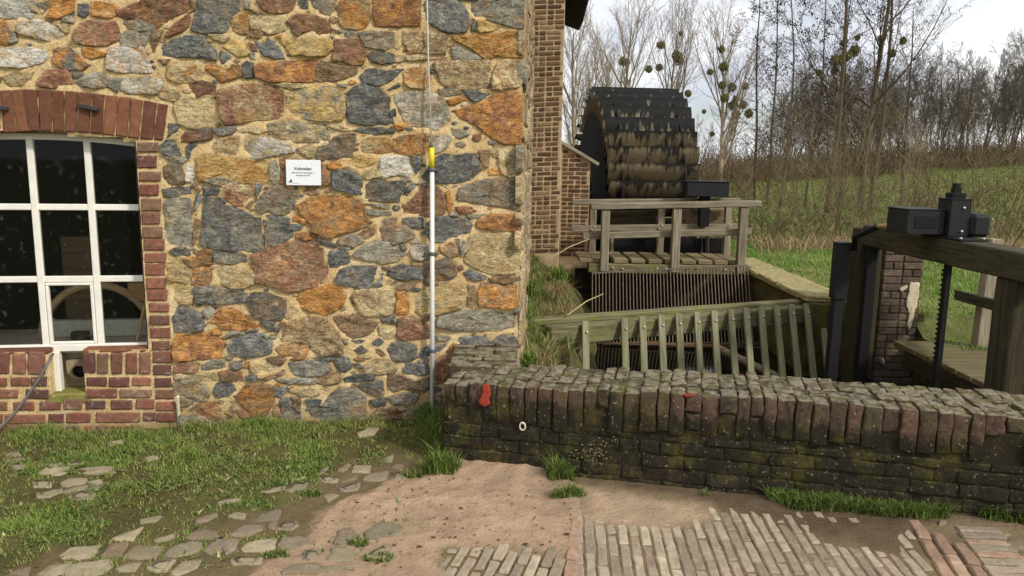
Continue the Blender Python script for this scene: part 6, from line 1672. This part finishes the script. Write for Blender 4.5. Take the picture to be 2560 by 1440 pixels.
# band along the low wall on the right
def band(poly, n, h, label, cols=None, name='grass_band', wid=0.006):
    X_, Y_, s_ = scatter_px(n, poly); ok = (s_ < 0) & (RG.uniform(0, 1, n) < np.clip(-s_/0.05+0.2, 0, 1)); X_, Y_ = X_[ok], Y_[ok]
    P = np.stack([X_, Y_, np.array([yard_z(x, y) for x, y in zip(X_, Y_)])-0.004], 1)
    V1, F1, C1 = blades(P, np.full(len(P), h), wid, 0.9, colours(len(P), cols)); o = obj(name, V1, F1, GR, None, attr=C1); return tag(o, label, 'grass', kind='stuff')
band([(1905, 1232), (2000, 1238), (2140, 1250), (2260, 1268), (2390, 1290), (2370, 1308), (2240, 1300), (2100, 1288), (1990, 1280), (1915, 1258)], 9000, 0.06, 'green grass strip along the foot of the low wall')
band([(2405, 1290), (2480, 1272), (2600, 1265), (2700, 1290), (2600, 1318), (2480, 1312)], 4500, 0.07, 'grass strip at the right end of the low wall')
band([(1040, 1052), (1106, 1045), (1112, 1170), (1080, 1150)], 5200, 0.11, 'tall grass in the corner beside the low wall')
# small dark leaf litter on the sand
lit = MT('leaf_litter', 0.9, 0.1); lit.color(lit.vary(lit.mix(lit.oi.outputs['Random'], lin((74, 54, 38)), lin((104, 80, 56))), 0.7, 1.1)); lit = lit.m
X_, Y_, s_ = scatter_px(700, [(820, 1290), (1060, 1200), (1400, 1210), (1450, 1300), (1420, 1370), (1150, 1400), (900, 1430)])
Vl = []; Fl = []
for x, y in zip(X_[s_ < 0.05][:170], Y_[s_ < 0.05][:170]):
    z = yard_z(x, y)+0.005; r_ = random.uniform(0.003, 0.008)*(2 if random.random() < .06 else 1); a = random.uniform(0, 6.28); b_ = len(Vl)
    for q in range(5):
        t = a+q*1.257; Vl.append((x+r_*math.cos(t)*random.uniform(.6, 1.5), y+r_*math.sin(t)*random.uniform(.5, 1), z+random.uniform(-.001, .003)))
    Fl.append(tuple(range(b_, b_+5)))
lo = obj('leaf_litter', [Vector(p) for p in Vl], Fl, lit, None); tag(lo, 'dark crumbs of leaf litter strewn over the pink sand', 'litter', kind='stuff')

# ------------------------------------------------------------------ bank grass on the right, meadow
n = 90000
X_ = RG.uniform(3.72, 14, n); Y_ = 7.15+RG.uniform(0, 1, n)**1.3*10.4
nn_ = np.array([mnoise.fractal(Vector((x*0.8, y*0.8, 33)), 1, 2, 3) for x, y in zip(X_, Y_)])
ok = (RG.uniform(0, 1, n) < np.clip(0.75+0.8*nn_, 0.1, 1)) & ~((X_ < 5.6) & (Y_ < 7.15)) & ~((X_ < 4.25) & (Y_ < 8.6)) & (X_/Y_ < 0.85) & ((X_ > 4.0) | ((Y_ > 8.7) & (RG.uniform(0, 1, n) < (X_-3.7)*3)))
X_, Y_, nn_ = X_[ok], Y_[ok], nn_[ok]
P = np.stack([X_, Y_, np.array([tz(x, y) for x, y in zip(X_, Y_)])-0.01], 1)
col = GCOL[RG.choice(6, len(P), p=[.24, .28, .08, .24, .10, .06])]*np.array([1.05, 1.25, 0.95])
V1, F1, C1 = blades(P, 0.045+0.06*np.clip(nn_, 0, 1), 0.012, 1.1, col)
bg_ = obj('bank_grass', V1, F1, GR, None, attr=C1); tag(bg_, 'green grass on the bank right of the mill race', 'grass', kind='stuff')
# grass and dry stalks on the left bank
def strands(P, L, col, wid=0.006, lean=0.8, jit=0.2): return blades(P, L, wid, lean, col, jit)
DRY = np.array([lin(c) for c in [(166, 142, 104), (142, 118, 84), (182, 160, 124), (122, 102, 74)]])
n = 7000; t_ = RG.uniform(0, 2.4, n); y_ = RG.uniform(6.5, 11.6, n)
P = np.array([list(bank_pt(a, b)) for a, b in zip(t_, y_)])
m1 = RG.uniform(0, 1, n) < np.array([np.clip(0.45+0.9*mnoise.fractal(Vector((b*1.2, a*1.2, 4)), 1, 2, 2), 0, 1) for a, b in zip(t_, y_)])
P = P[m1]
V1, F1, C1 = blades(P, np.full(len(P), 0.10), 0.010, 0.9, colours(len(P), [.2, .15, .25, .15, .2, .05]))
o = obj('bank_grass', V1, F1, GR, None, attr=C1); tag(o, 'rough grass on the left bank under the brick wing', 'grass', kind='stuff')
for (px, py, Y, nS_, lab) in ((1395, 722, 8.8, 150, 'tan dead grass clump hanging over the bank'), (1400, 775, 7.9, 130, 'dead grass clump lying on the rack board end'), (1352, 895, 5.6, 110, 'reddish dead grass behind the low wall corner')):
    c_ = ony(px, py, Y); a = RG.uniform(0, 2*np.pi, nS_); r_ = RG.uniform(0, 0.16, nS_)
    P = np.stack([c_.x+r_*np.cos(a), c_.y+r_*np.sin(a)*1.5, np.full(nS_, c_.z-0.05)+RG.uniform(-.03, .03, nS_)], 1)
    V1, F1, C1 = blades(P, np.full(nS_, 0.13), 0.006, 1.7, DRY[RG.choice(4, nS_)]); o = obj('dead_grass', V1, F1, GR, None, origin=c_, attr=C1); tag(o, lab, 'grass')
tuft(0, 0, 0.06, 0.14, 220, 0.13, 'green weed growing at the mill corner behind the return wall', base=ony(1322, 915, 5.2)+Vector((0, 0, -0.02)), name='weed', wid=0.012, lean=0.6)
tuft(0, 0, 0.07, 0.2, 220, 0.13, 'green weed against the mill side wall above the bank', base=ony(1335, 720, 7.0)+Vector((0, 0, -0.05)), name='weed', wid=0.014, lean=0.6)
tuft(0, 0, 0.1, 0.3, 260, 0.14, 'grass clump on the bank below the brick wing', base=ony(1400, 680, 9.8)+Vector((0, 0, -0.06)), name='weed', wid=0.014, lean=0.7)
for i, ((x0, y0, Y0), (x1, y1, Y1), lab) in enumerate((((1370, 650, 9.8), (1472, 598, 10.6), 'long dry stalk leaning up to the bridge rail'), ((1418, 788, 7.6), (1508, 735, 9.0), 'thin dry stalk across the iron screen'))):
    tag(tube_obj('dry_stalk', [ony(x0, y0, Y0), (ony(x0, y0, Y0)+ony(x1, y1, Y1))/2+Vector((0, 0, 0.03)), ony(x1, y1, Y1)], 0.007, mk_plain('stalk_dry', (186, 168, 128), 0.9, 0.1), None, 5), lab, 'stalk')

# ================================================================== bare winter trees
def sticks_mesh(name, segs, mat, sides=3):
    S = np.array(segs); A = S[:, 0:3]; B = S[:, 3:6]; ra_ = S[:, 6]; rb_ = S[:, 7]
    D = B-A; L = np.linalg.norm(D, axis=1, keepdims=True)+1e-9; D = D/L
    U = np.cross(D, np.array([0.31, 0.77, 0.12])); U /= np.linalg.norm(U, axis=1, keepdims=True)+1e-9; W_ = np.cross(D, U)
    V = []
    for P_2, r_ in ((A, ra_), (B, rb_)):
        for k_ in range(sides):
            t = 2*math.pi*k_/sides; V.append(P_2+(U*math.cos(t)+W_*math.sin(t))*r_[:, None])
    V = np.stack(V, 1).reshape(-1, 3); b = np.arange(len(S))*2*sides
    F = np.concatenate([np.stack([b+k_, b+(k_+1) % sides, b+sides+(k_+1) % sides, b+sides+k_], 1) for k_ in range(sides)])
    me = bpy.data.meshes.new(name); me.from_pydata(V.tolist(), [], F.tolist()); me.materials.append(mat); me.update(); return me
def grow(rnd, out_, p, d, L, r, lvl, cfg):
    """one limb as a wandering polyline, then its side shoots"""
    n = cfg['n'][lvl]; pts = [p]; dirs = [d]; step_ = L/n; q = Vector(p); dd_ = Vector(d).normalized()
    for i in range(n):
        dd_ = (dd_+Vector((rnd.gauss(0, 1), rnd.gauss(0, 1), rnd.gauss(0, 1)))*cfg['wig'][lvl]+Vector((0, 0, 1))*cfg['up'][lvl]).normalized()
        q2 = q+dd_*step_; r0 = r*(1-i/n*0.8); r1 = r*(1-(i+1)/n*0.8)
        out_.append((lvl, (q.x, q.y, q.z, q2.x, q2.y, q2.z, max(r0, cfg['rmin']), max(r1, cfg['rmin']))))
        q = q2; pts.append(q); dirs.append(dd_)
    if lvl+1 >= cfg['lv']: return
    m = cfg['kids'][lvl]
    for k_ in range(m):
        t = cfg['t0'][lvl]+(1-cfg['t0'][lvl])*(k_+rnd.random())/m; f_ = t*n; i = min(int(f_), n-1); b = pts[i].lerp(pts[i+1], f_-i); ax = dirs[i+1]
        s = ax.cross(Vector((rnd.gauss(0, 1), rnd.gauss(0, 1), rnd.gauss(0, 1)))).normalized(); an = R(cfg['ang'][lvl]+rnd.uniform(-12, 12))
        nd = ax*math.cos(an)+s*math.sin(an)
        ln = L*cfg['len'][lvl]*(1-cfg['tap'][lvl]*t)*rnd.uniform(0.7, 1.15)
        grow(rnd, out_, b, nd, ln, max(cfg['rmin'], r*(1-t*0.8)*cfg['rad'][lvl]), lvl+1, cfg)
POPLAR = dict(lv=4, n=(7, 6, 4, 3), wig=(0.05, 0.07, 0.12, 0.16), up=(0.02, 0.10, 0.10, 0.05), kids=(20, 12, 8), t0=(0.10, 0.12, 0.15), ang=(27, 28, 30), len=(0.80, 0.46, 0.42), tap=(0.62, 0.5, 0.4), rad=(0.62, 0.42, 0.5), rmin=0.0085)
ALDER = dict(lv=4, n=(12, 6, 4, 2), wig=(0.03, 0.12, 0.18, 0.2), up=(0.03, 0.03, 0.05, 0.0), kids=(28, 7, 3), t0=(0.16, 0.2, 0.2), ang=(60, 48, 42), len=(0.30, 0.36, 0.35), tap=(0.72, 0.4, 0.3), rad=(0.34, 0.5, 0.5), rmin=0.0045)
BUSHY = dict(lv=4, n=(10, 7, 4, 3), wig=(0.025, 0.10, 0.16, 0.2), up=(0.03, 0.06, 0.05, 0.0), kids=(24, 9, 5), t0=(0.10, 0.15, 0.15), ang=(44, 42, 40), len=(0.52, 0.36, 0.35), tap=(0.6, 0.4, 0.3), rad=(0.42, 0.5, 0.5), rmin=0.0055)
WOODT = dict(lv=4, n=(8, 5, 4, 2), wig=(0.06, 0.10, 0.16, 0.2), up=(0.03, 0.08, 0.06, 0.02), kids=(22, 10, 7), t0=(0.22, 0.2, 0.2), ang=(40, 38, 38), len=(0.48, 0.42, 0.4), tap=(0.55, 0.4, 0.3), rad=(0.4, 0.5, 0.5), rmin=0.010)
def mk_bark(name, c1, c2):
    m = MT(name, 0.95, 0.1); v = m.off(9); m.color(m.vary(m.mix(m.noise(v, 3, 4, 0.6), lin(c1), lin(c2)), 0.85, 1.15)); return m.m
BK_POP = mk_bark('bark_poplar_pale', (124, 110, 92), (158, 142, 118)); BK_ALD = mk_bark('bark_alder_dark', (78, 68, 56), (106, 94, 78)); BK_WOOD = mk_bark('bark_wood_brown', (80, 72, 62), (108, 98, 84)); BK_SHR = mk_bark('bark_shrub_olive', (92, 82, 60), (128, 116, 88)); BK_RED = mk_bark('twig_red_brown', (80, 60, 48), (108, 84, 66))
MISTM = MT('mistletoe_leaf', 0.8, 0.2); v = MISTM.off(9); MISTM.color(MISTM.mix(MISTM.noise(v, 8, 3), lin((80, 76, 36)), lin((122, 116, 62)))); MISTM = MISTM.m
CONEM = mk_plain('alder_cone_dark', (44, 36, 30), 0.9, 0.1)
def tree_protos(seed, cfg, H, r, cones=0, stems=1, spread=0.0):
    rnd = random.Random(seed); out_ = []
    for s in range(stems):
        a = rnd.uniform(0, 6.28); d = Vector((math.cos(a)*spread*rnd.random(), math.sin(a)*spread*rnd.random(), 1)); h_ = H*rnd.uniform(0.65, 1.0) if stems > 1 else H
        grow(rnd, out_, Vector((math.cos(a)*0.25*(stems > 1), math.sin(a)*0.25*(stems > 1), -0.15)), d, h_, r*(rnd.uniform(0.6, 1) if stems > 1 else 1), 0, cfg)
    chains = []
    for l, s in out_:
        if l: continue
        if chains and (Vector(chains[-1][-1][3:6])-Vector(s[0:3])).length < 1e-6: chains[-1].append(s)
        else: chains.append([s])
    tr_ = chains; cr = [s for l, s in out_ if l > 0]
    tips = [s[3:6] for l, s in out_ if l >= cfg['lv']-2]; rnd.shuffle(tips)
    return tr_, cr, tips[:cones], [s for l, s in out_ if l in (1, 2)]
def blob_leaves(P, size, n, rnd, r):
    """a ball of small leaf faces"""
    V = []; F = []
    for i in range(n):
        d = Vector((rnd.gauss(0, 1), rnd.gauss(0, 1), rnd.gauss(0, 1))).normalized(); c_ = Vector(P)+d*r*rnd.uniform(0.25, 1.0)**0.5
        t = d.cross(Vector((rnd.gauss(0, 1), rnd.gauss(0, 1), rnd.gauss(0, 1)))).normalized(); s = (d*0.6+t.cross(d)*0.8).normalized(); b = len(V)
        V += [c_-t*size*0.5, c_+s*size, c_+t*size*0.5, c_-s*size*0.4]; F.append((b, b+1, b+2, b+3))
    return V, F
_mist = []
for sd in range(3):
    V, F = blob_leaves((0, 0, 0), 0.26, 460, random.Random(sd), 1.0); me = bpy.data.meshes.new('mistletoe'); me.from_pydata([tuple(p) for p in V], [], F); me.materials.append(MISTM); _mist.append(me)
PROTO = {}
def proto(key, seed, cfg, H, r, bark, cones=0, stems=1, spread=0.0):
    tr_, cr, tips, lim = tree_protos(seed, cfg, H, r, cones, stems, spread)
    mt_ = []
    for ch in tr_:
        Vt, Ft = tube_geo([ch[0][0:3]]+[s[3:6] for s in ch], [ch[0][6]]+[s[7] for s in ch], 7)
        me = bpy.data.meshes.new('trunk'); me.from_pydata([tuple(p) for p in Vt], [], Ft); me.materials.append(bark); me.polygons.foreach_set('use_smooth', [True]*len(me.polygons)); mt_.append(me)
    mc = sticks_mesh('crown', cr, bark, 3); mk2 = None
    if cones:
        V = []; F = []; rnd = random.Random(seed)
        for t in tips:
            for q in range(3):
                c_ = Vector(t)+Vector((rnd.gauss(0, .05), rnd.gauss(0, .05), rnd.gauss(0, .05)-0.03)); s = rnd.uniform(0.010, 0.02); b = len(V)
                V += [c_+Vector((s, 0, 0)), c_+Vector((-s, s, 0)), c_+Vector((-s, -s, 0)), c_+Vector((0, 0, s*1.6)), c_-Vector((0, 0, s*1.6))]
                F += [(b, b+1, b+3), (b+1, b+2, b+3), (b+2, b, b+3), (b+1, b, b+4), (b+2, b+1, b+4), (b, b+2, b+4)]
        mk2 = bpy.data.meshes.new('cones'); mk2.from_pydata([tuple(p) for p in V], [], F); mk2.materials.append(CONEM)
    PROTO[key] = (mt_, mc, mk2)
    print(key, len(tr_), len(cr))
proto('pop1', 11, POPLAR, 13.0, 0.22, BK_POP); proto('pop2', 12, POPLAR, 13.5, 0.2, BK_POP); proto('pop3', 19, POPLAR, 12.0, 0.2, BK_POP)
proto('ald1', 21, ALDER, 10.5, 0.085, BK_ALD, 420); proto('ald2', 22, ALDER, 9.0, 0.065, BK_ALD, 340); proto('ald3', 23, ALDER, 7.5, 0.045, BK_ALD, 260)
proto('bush', 31, BUSHY, 11.0, 0.11, BK_ALD, 300)
proto('wood1', 41, WOODT, 13, 0.11, BK_WOOD); proto('wood2', 42, WOODT, 12, 0.10, BK_WOOD); proto('wood3', 43, WOODT, 14, 0.12, BK_WOOD)
SHRUB = dict(lv=3, n=(8, 4, 3), wig=(0.11, 0.16, 0.2), up=(0.0, 0.03, 0.02), kids=(11, 5), t0=(0.2, 0.2), ang=(34, 36), len=(0.42, 0.4), tap=(0.5, 0.3), rad=(0.5, 0.55), rmin=0.004)
proto('shr1', 51, SHRUB, 2.9, 0.015, BK_SHR, 0, 7, 0.9); proto('shr2', 52, SHRUB, 1.5, 0.008, BK_RED, 0, 10, 1.3); proto('shr3', 53, SHRUB, 4.4, 0.020, BK_SHR, 0, 4, 0.4)
def plant(name, key, x, y, label, cat, group, sc=1.0, rz=0.0, mist=(), z=None):
    zz = tz(x, y) if z is None else z
    e = empty(name, (x, y, zz), label, cat, group); e.rotation_euler = (0, 0, rz); e.scale = (sc, sc, sc)
    mt_, mc, mk2 = PROTO[key]
    for nm, me in [('trunk' if 'shr' not in key else 'stem', q) for q in mt_]+[('crown', mc), ('cones', mk2)]:
        if me is None: continue
        o = bpy.data.objects.new(nm, me); COL.objects.link(o); o.parent = e
        if nm in ('crown', 'cones'): o['kind'] = 'stuff'
    for i, (px, py, rr) in enumerate(mist):
        p = ony(px, py, y+random.uniform(-.8, .8)); rr_ = rr*y/FPX
        o = bpy.data.objects.new('mistletoe', _mist[i % 3]); COL.objects.link(o); o.parent = e
        d = p-Vector((x, y, zz)); c_, s_2 = math.cos(-rz), math.sin(-rz)
        o.location = Vector((d.x*c_-d.y*s_2, d.x*s_2+d.y*c_, d.z))/sc; o.scale = (rr_*1.12/sc,)*3; o.rotation_euler = (i, i*2, i)
    return e
def at_px(px, Y): return ony(px, 430, Y).x
plant('poplar_tree', 'pop3', at_px(1438, 55), 55, 'bare poplar next to the brick wing, left of the wheel', 'tree', 'poplars behind the mill', 0.84, 0.3)
plant('poplar_tree', 'pop2', at_px(1478, 66), 66, 'bare poplar half hidden left behind the wheel', 'tree', 'poplars behind the mill', 0.72, 1.9)
plant('poplar_tree', 'pop1', at_px(1552, 60), 60, 'bare poplar with a single mistletoe ball behind the wheel', 'tree', 'poplars behind the mill', 0.88, 1.1, [(1557, 154, 10)])
plant('poplar_tree', 'pop2', at_px(1668, 58), 58, 'bare poplar with several mistletoe balls above the right half of the wheel', 'tree', 'poplars behind the mill', 0.82, 2.3, [(1652, 113, 9), (1703, 84, 5), (1692, 140, 11), (1697, 152, 10), (1648, 169, 8), (1622, 173, 8)])
plant('poplar_tree', 'pop1', at_px(1800, 52), 52, 'bare poplar crowded with mistletoe right of the wheel', 'tree', 'poplars behind the mill', 0.74, 4.0, [(1804, 123, 8), (1808, 167, 10), (1775, 180, 7), (1806, 213, 9), (1830, 218, 10), (1863, 216, 8), (1840, 247, 7), (1833, 264, 11), (1858, 262, 9), (1840, 288, 10), (1872, 284, 10), (1760, 279, 5), (1780, 335, 6), (1812, 245, 9), (1720, 234, 8)])
alds = [(1890, 30, 'ald2', 0.95), (1922, 28, 'ald2', 0.92), (1956, 26, 'ald3', 1.18), (2018, 27, 'ald3', 1.1), (2076, 24, 'ald1', 1.0)]
labs = ['slim bare alder, leftmost of the row beside the mistletoe poplar', 'slim straight bare alder second in the row right of the poplar', 'bare alder in the middle of the row beyond the meadow', 'short bare alder left of the tallest alder', 'tall bare alder whose top leaves the picture, with branching cones']
for (px, Y, key, sc), lb in zip(alds, labs): plant('alder_tree', key, at_px(px, Y), Y, lb, 'tree', 'alders along the stream', sc, px*0.7)
plant('alder_tree', 'bush', at_px(2158, 26), 26, 'broad dense bare alder with mistletoe in its crown', 'tree', 'alders along the stream', 0.98, 0.6, [(2106, 108, 6), (2137, 127, 12), (2118, 140, 10), (2092, 150, 13), (2087, 176, 9), (2258, 102, 8), (2204, 97, 9), (2230, 133, 9), (2144, 95, 6), (2048, 182, 8), (2108, 190, 8)])
plant('alder_tree', 'ald1', at_px(2182, 27), 27, 'tall bare alder rising through the broad mistletoe tree', 'tree', 'alders along the stream', 1.0, 2.2)
plant('alder_tree', 'bush', at_px(2105, 31), 31, 'bare many-branched tree behind the tall alder', 'tree', 'alders along the stream', 0.72, 3.2)
plant('alder_tree', 'bush', at_px(2260, 30), 30, 'bare many-branched tree right of the mistletoe tree', 'tree', 'alders along the stream', 0.66, 5.0)
# wood on the hill
rw = random.Random(3)
for i in range(92):
    Y = rw.uniform(60, 90); px = 1950+(i/92)*700+rw.uniform(-30, 30)
    x = at_px(px, Y)
    plant('woodland_tree', ('wood1', 'wood2', 'wood3')[i % 3], x, Y, 'bare brown tree of the wood on the hillside behind the meadow', 'tree', 'trees of the hillside wood', rw.uniform(0.50, 0.68)*(Y/70)**0.6*(1+0.22*max(0, (px-2380)/200)), rw.uniform(0, 6.28))
for i in range(26):
    Y = rw.uniform(75, 120); px = 1420+(i/26)*620+rw.uniform(-25, 25)
    plant('woodland_tree', ('wood1', 'wood2', 'wood3')[i % 3], at_px(px, Y), Y, 'bare tree of the far low wood behind the poplars', 'tree', 'trees of the far low wood', rw.uniform(0.36, 0.5), rw.uniform(0, 6.28))
# streamside shrubs
SHL = ['low reddish shrub just right of the footbridge', 'bare shrub second right of the footbridge by the stream', 'bare shrub third right of the footbridge by the stream', 'tall thin-stemmed shrub left of the black post',
       'bare shrub straight above the black post', 'tall thin-stemmed shrub above the brick pier', 'bare shrub left of the black gate drive', 'reddish shrub just left of the gate drive tower', 'bare shrub behind the gate drive',
       'tall thin-stemmed shrub just right of the gate drive', 'tallest thin shrub near the right picture edge', 'bare shrub at the right picture edge', 'bare shrub just past the right picture edge', 'far reddish bush right of the wheel', 'far reddish bush right behind the wheel', 'far reddish bush left of the alders', 'reddish bush on the meadow far behind the gate drive']
for i, (px, Y, key, sc) in enumerate([(1905, 19, 'shr2', 0.8), (1945, 17.5, 'shr1', 0.8), (2000, 18.5, 'shr1', 1.0), (2060, 17, 'shr3', 0.85), (2105, 16.2, 'shr1', 1.0), (2150, 17, 'shr3', 0.95), (2200, 18, 'shr1', 0.95), (2255, 19, 'shr1', 1.1), (2330, 17, 'shr1', 0.9), (2440, 16, 'shr3', 0.8), (2500, 14.5, 'shr3', 0.85), (2555, 17, 'shr1', 0.9), (2620, 16, 'shr1', 1.0), (1840, 30, 'shr2', 1.2), (1780, 34, 'shr2', 1.3), (1890, 32, 'shr2', 1.3), (2400, 24, 'shr2', 1.2)]):
    plant('bare_shrub', key, at_px(px, Y), Y, SHL[i], 'shrub', 'shrubs along the stream', sc, px*1.3, z=tz(at_px(px, Y), Y)-0.05)
# thicket: dense far brush, one mass
segs = []
for i in range(34000):
    far_ = i > 18000
    Y = rw.uniform(72, 100) if far_ else rw.uniform(56, 74); px = rw.uniform(1690, 2640); x = at_px(px, Y); z = tz(x, Y)-0.2; h_ = rw.uniform(0.5, 3.0)*(0.6+0.75*mnoise.noise(Vector((x*0.3, Y*0.15, 2))))*(2.4 if far_ else 1.5)
    if mnoise.noise(Vector((x*0.16, Y*0.16, 7)))+rw.uniform(-.35, .35) < -0.05: continue
    h_ *= (rw.uniform(0.5, 1.0)+0.9*rw.random()**5)*(0.75+1.1*abs(mnoise.noise(Vector((px*0.014, Y*0.08, 3))))+0.5*abs(mnoise.noise(Vector((px*0.05, Y*0.2, 9))))); z += rw.random()*h_*0.6; a = rw.uniform(0, 6.28); l_ = rw.uniform(0.5, 1.5)*(1.6 if far_ else 1.1); t = rw.uniform(0.1, 0.9)
    segs.append((x, Y, z, x+math.cos(a)*l_*t, Y+math.sin(a)*l_*t, z+l_*(1.05-t*0.6), 0.026 if far_ else 0.018, 0.013 if far_ else 0.009))
tm_ = MT('thicket_twigs', 0.95, 0.1); tw = tm_.noise(tm_.geo.outputs['Position'], 0.22, 4, 0.6)
tm_.color(tm_.ramp(tw, [(0.34, lin((92, 72, 58))), (0.5, lin((116, 98, 78))), (0.66, lin((128, 116, 88)))]))
th = bpy.data.objects.new('thicket', sticks_mesh('thicket', segs, tm_.m)); COL.objects.link(th); tag(th, 'reddish brown brush thicket along the far meadow edge', 'thicket', kind='stuff')
n = 36000; Y_ = RG.uniform(17, 62, n); px = RG.uniform(1720, 2620, n); X_ = (px-1280)/FPX*Y_
P = np.stack([X_, Y_, np.array([tz(x, y) for x, y in zip(X_, Y_)])-0.03], 1)
mc_ = GCOL[RG.choice(6, n, p=[.2, .18, .18, .24, .14, .06])]*np.array([0.92, 0.92, 0.86]); br_ = RG.uniform(0, 1, n) < 0.18; mc_[br_] = DRY[RG.choice(4, br_.sum())]*0.8
V1, F1, C1 = blades(P, np.full(n, 0.17), 0.05, 1.4, mc_, 0.15)
o = obj('meadow_grass', V1, F1, GR, None, attr=C1); tag(o, 'green winter grass of the meadow beyond the stream', 'grass', kind='stuff')
# dry reed litter on the far side of the stream
n = 16000; Y_ = RG.uniform(13.2, 21, n); px = RG.uniform(1880, 2600, n); X_ = (px-1280)/FPX*Y_
nn_ = np.array([mnoise.fractal(Vector((x*0.7, y*0.7, 63)), 1, 2, 3) for x, y in zip(X_, Y_)]); ok = RG.uniform(0, 1, n) < np.clip(0.05+0.7*nn_+0.32*np.exp(-((Y_-14.6)/1.2)**2)+0.35*(px > 2230), 0.0, 1); X_, Y_ = X_[ok], Y_[ok]
P = np.stack([X_, Y_, np.array([tz(x, y) for x, y in zip(X_, Y_)])-0.03], 1)
V1, F1, C1 = blades(P, np.full(len(P), 0.30), 0.014, 1.3, DRY[RG.choice(4, len(P))], 0.2)
o = obj('dry_reeds', V1, F1, GR, None, attr=C1); tag(o, 'tan dry reeds and dead stalks along the stream bank', 'reeds', kind='stuff')
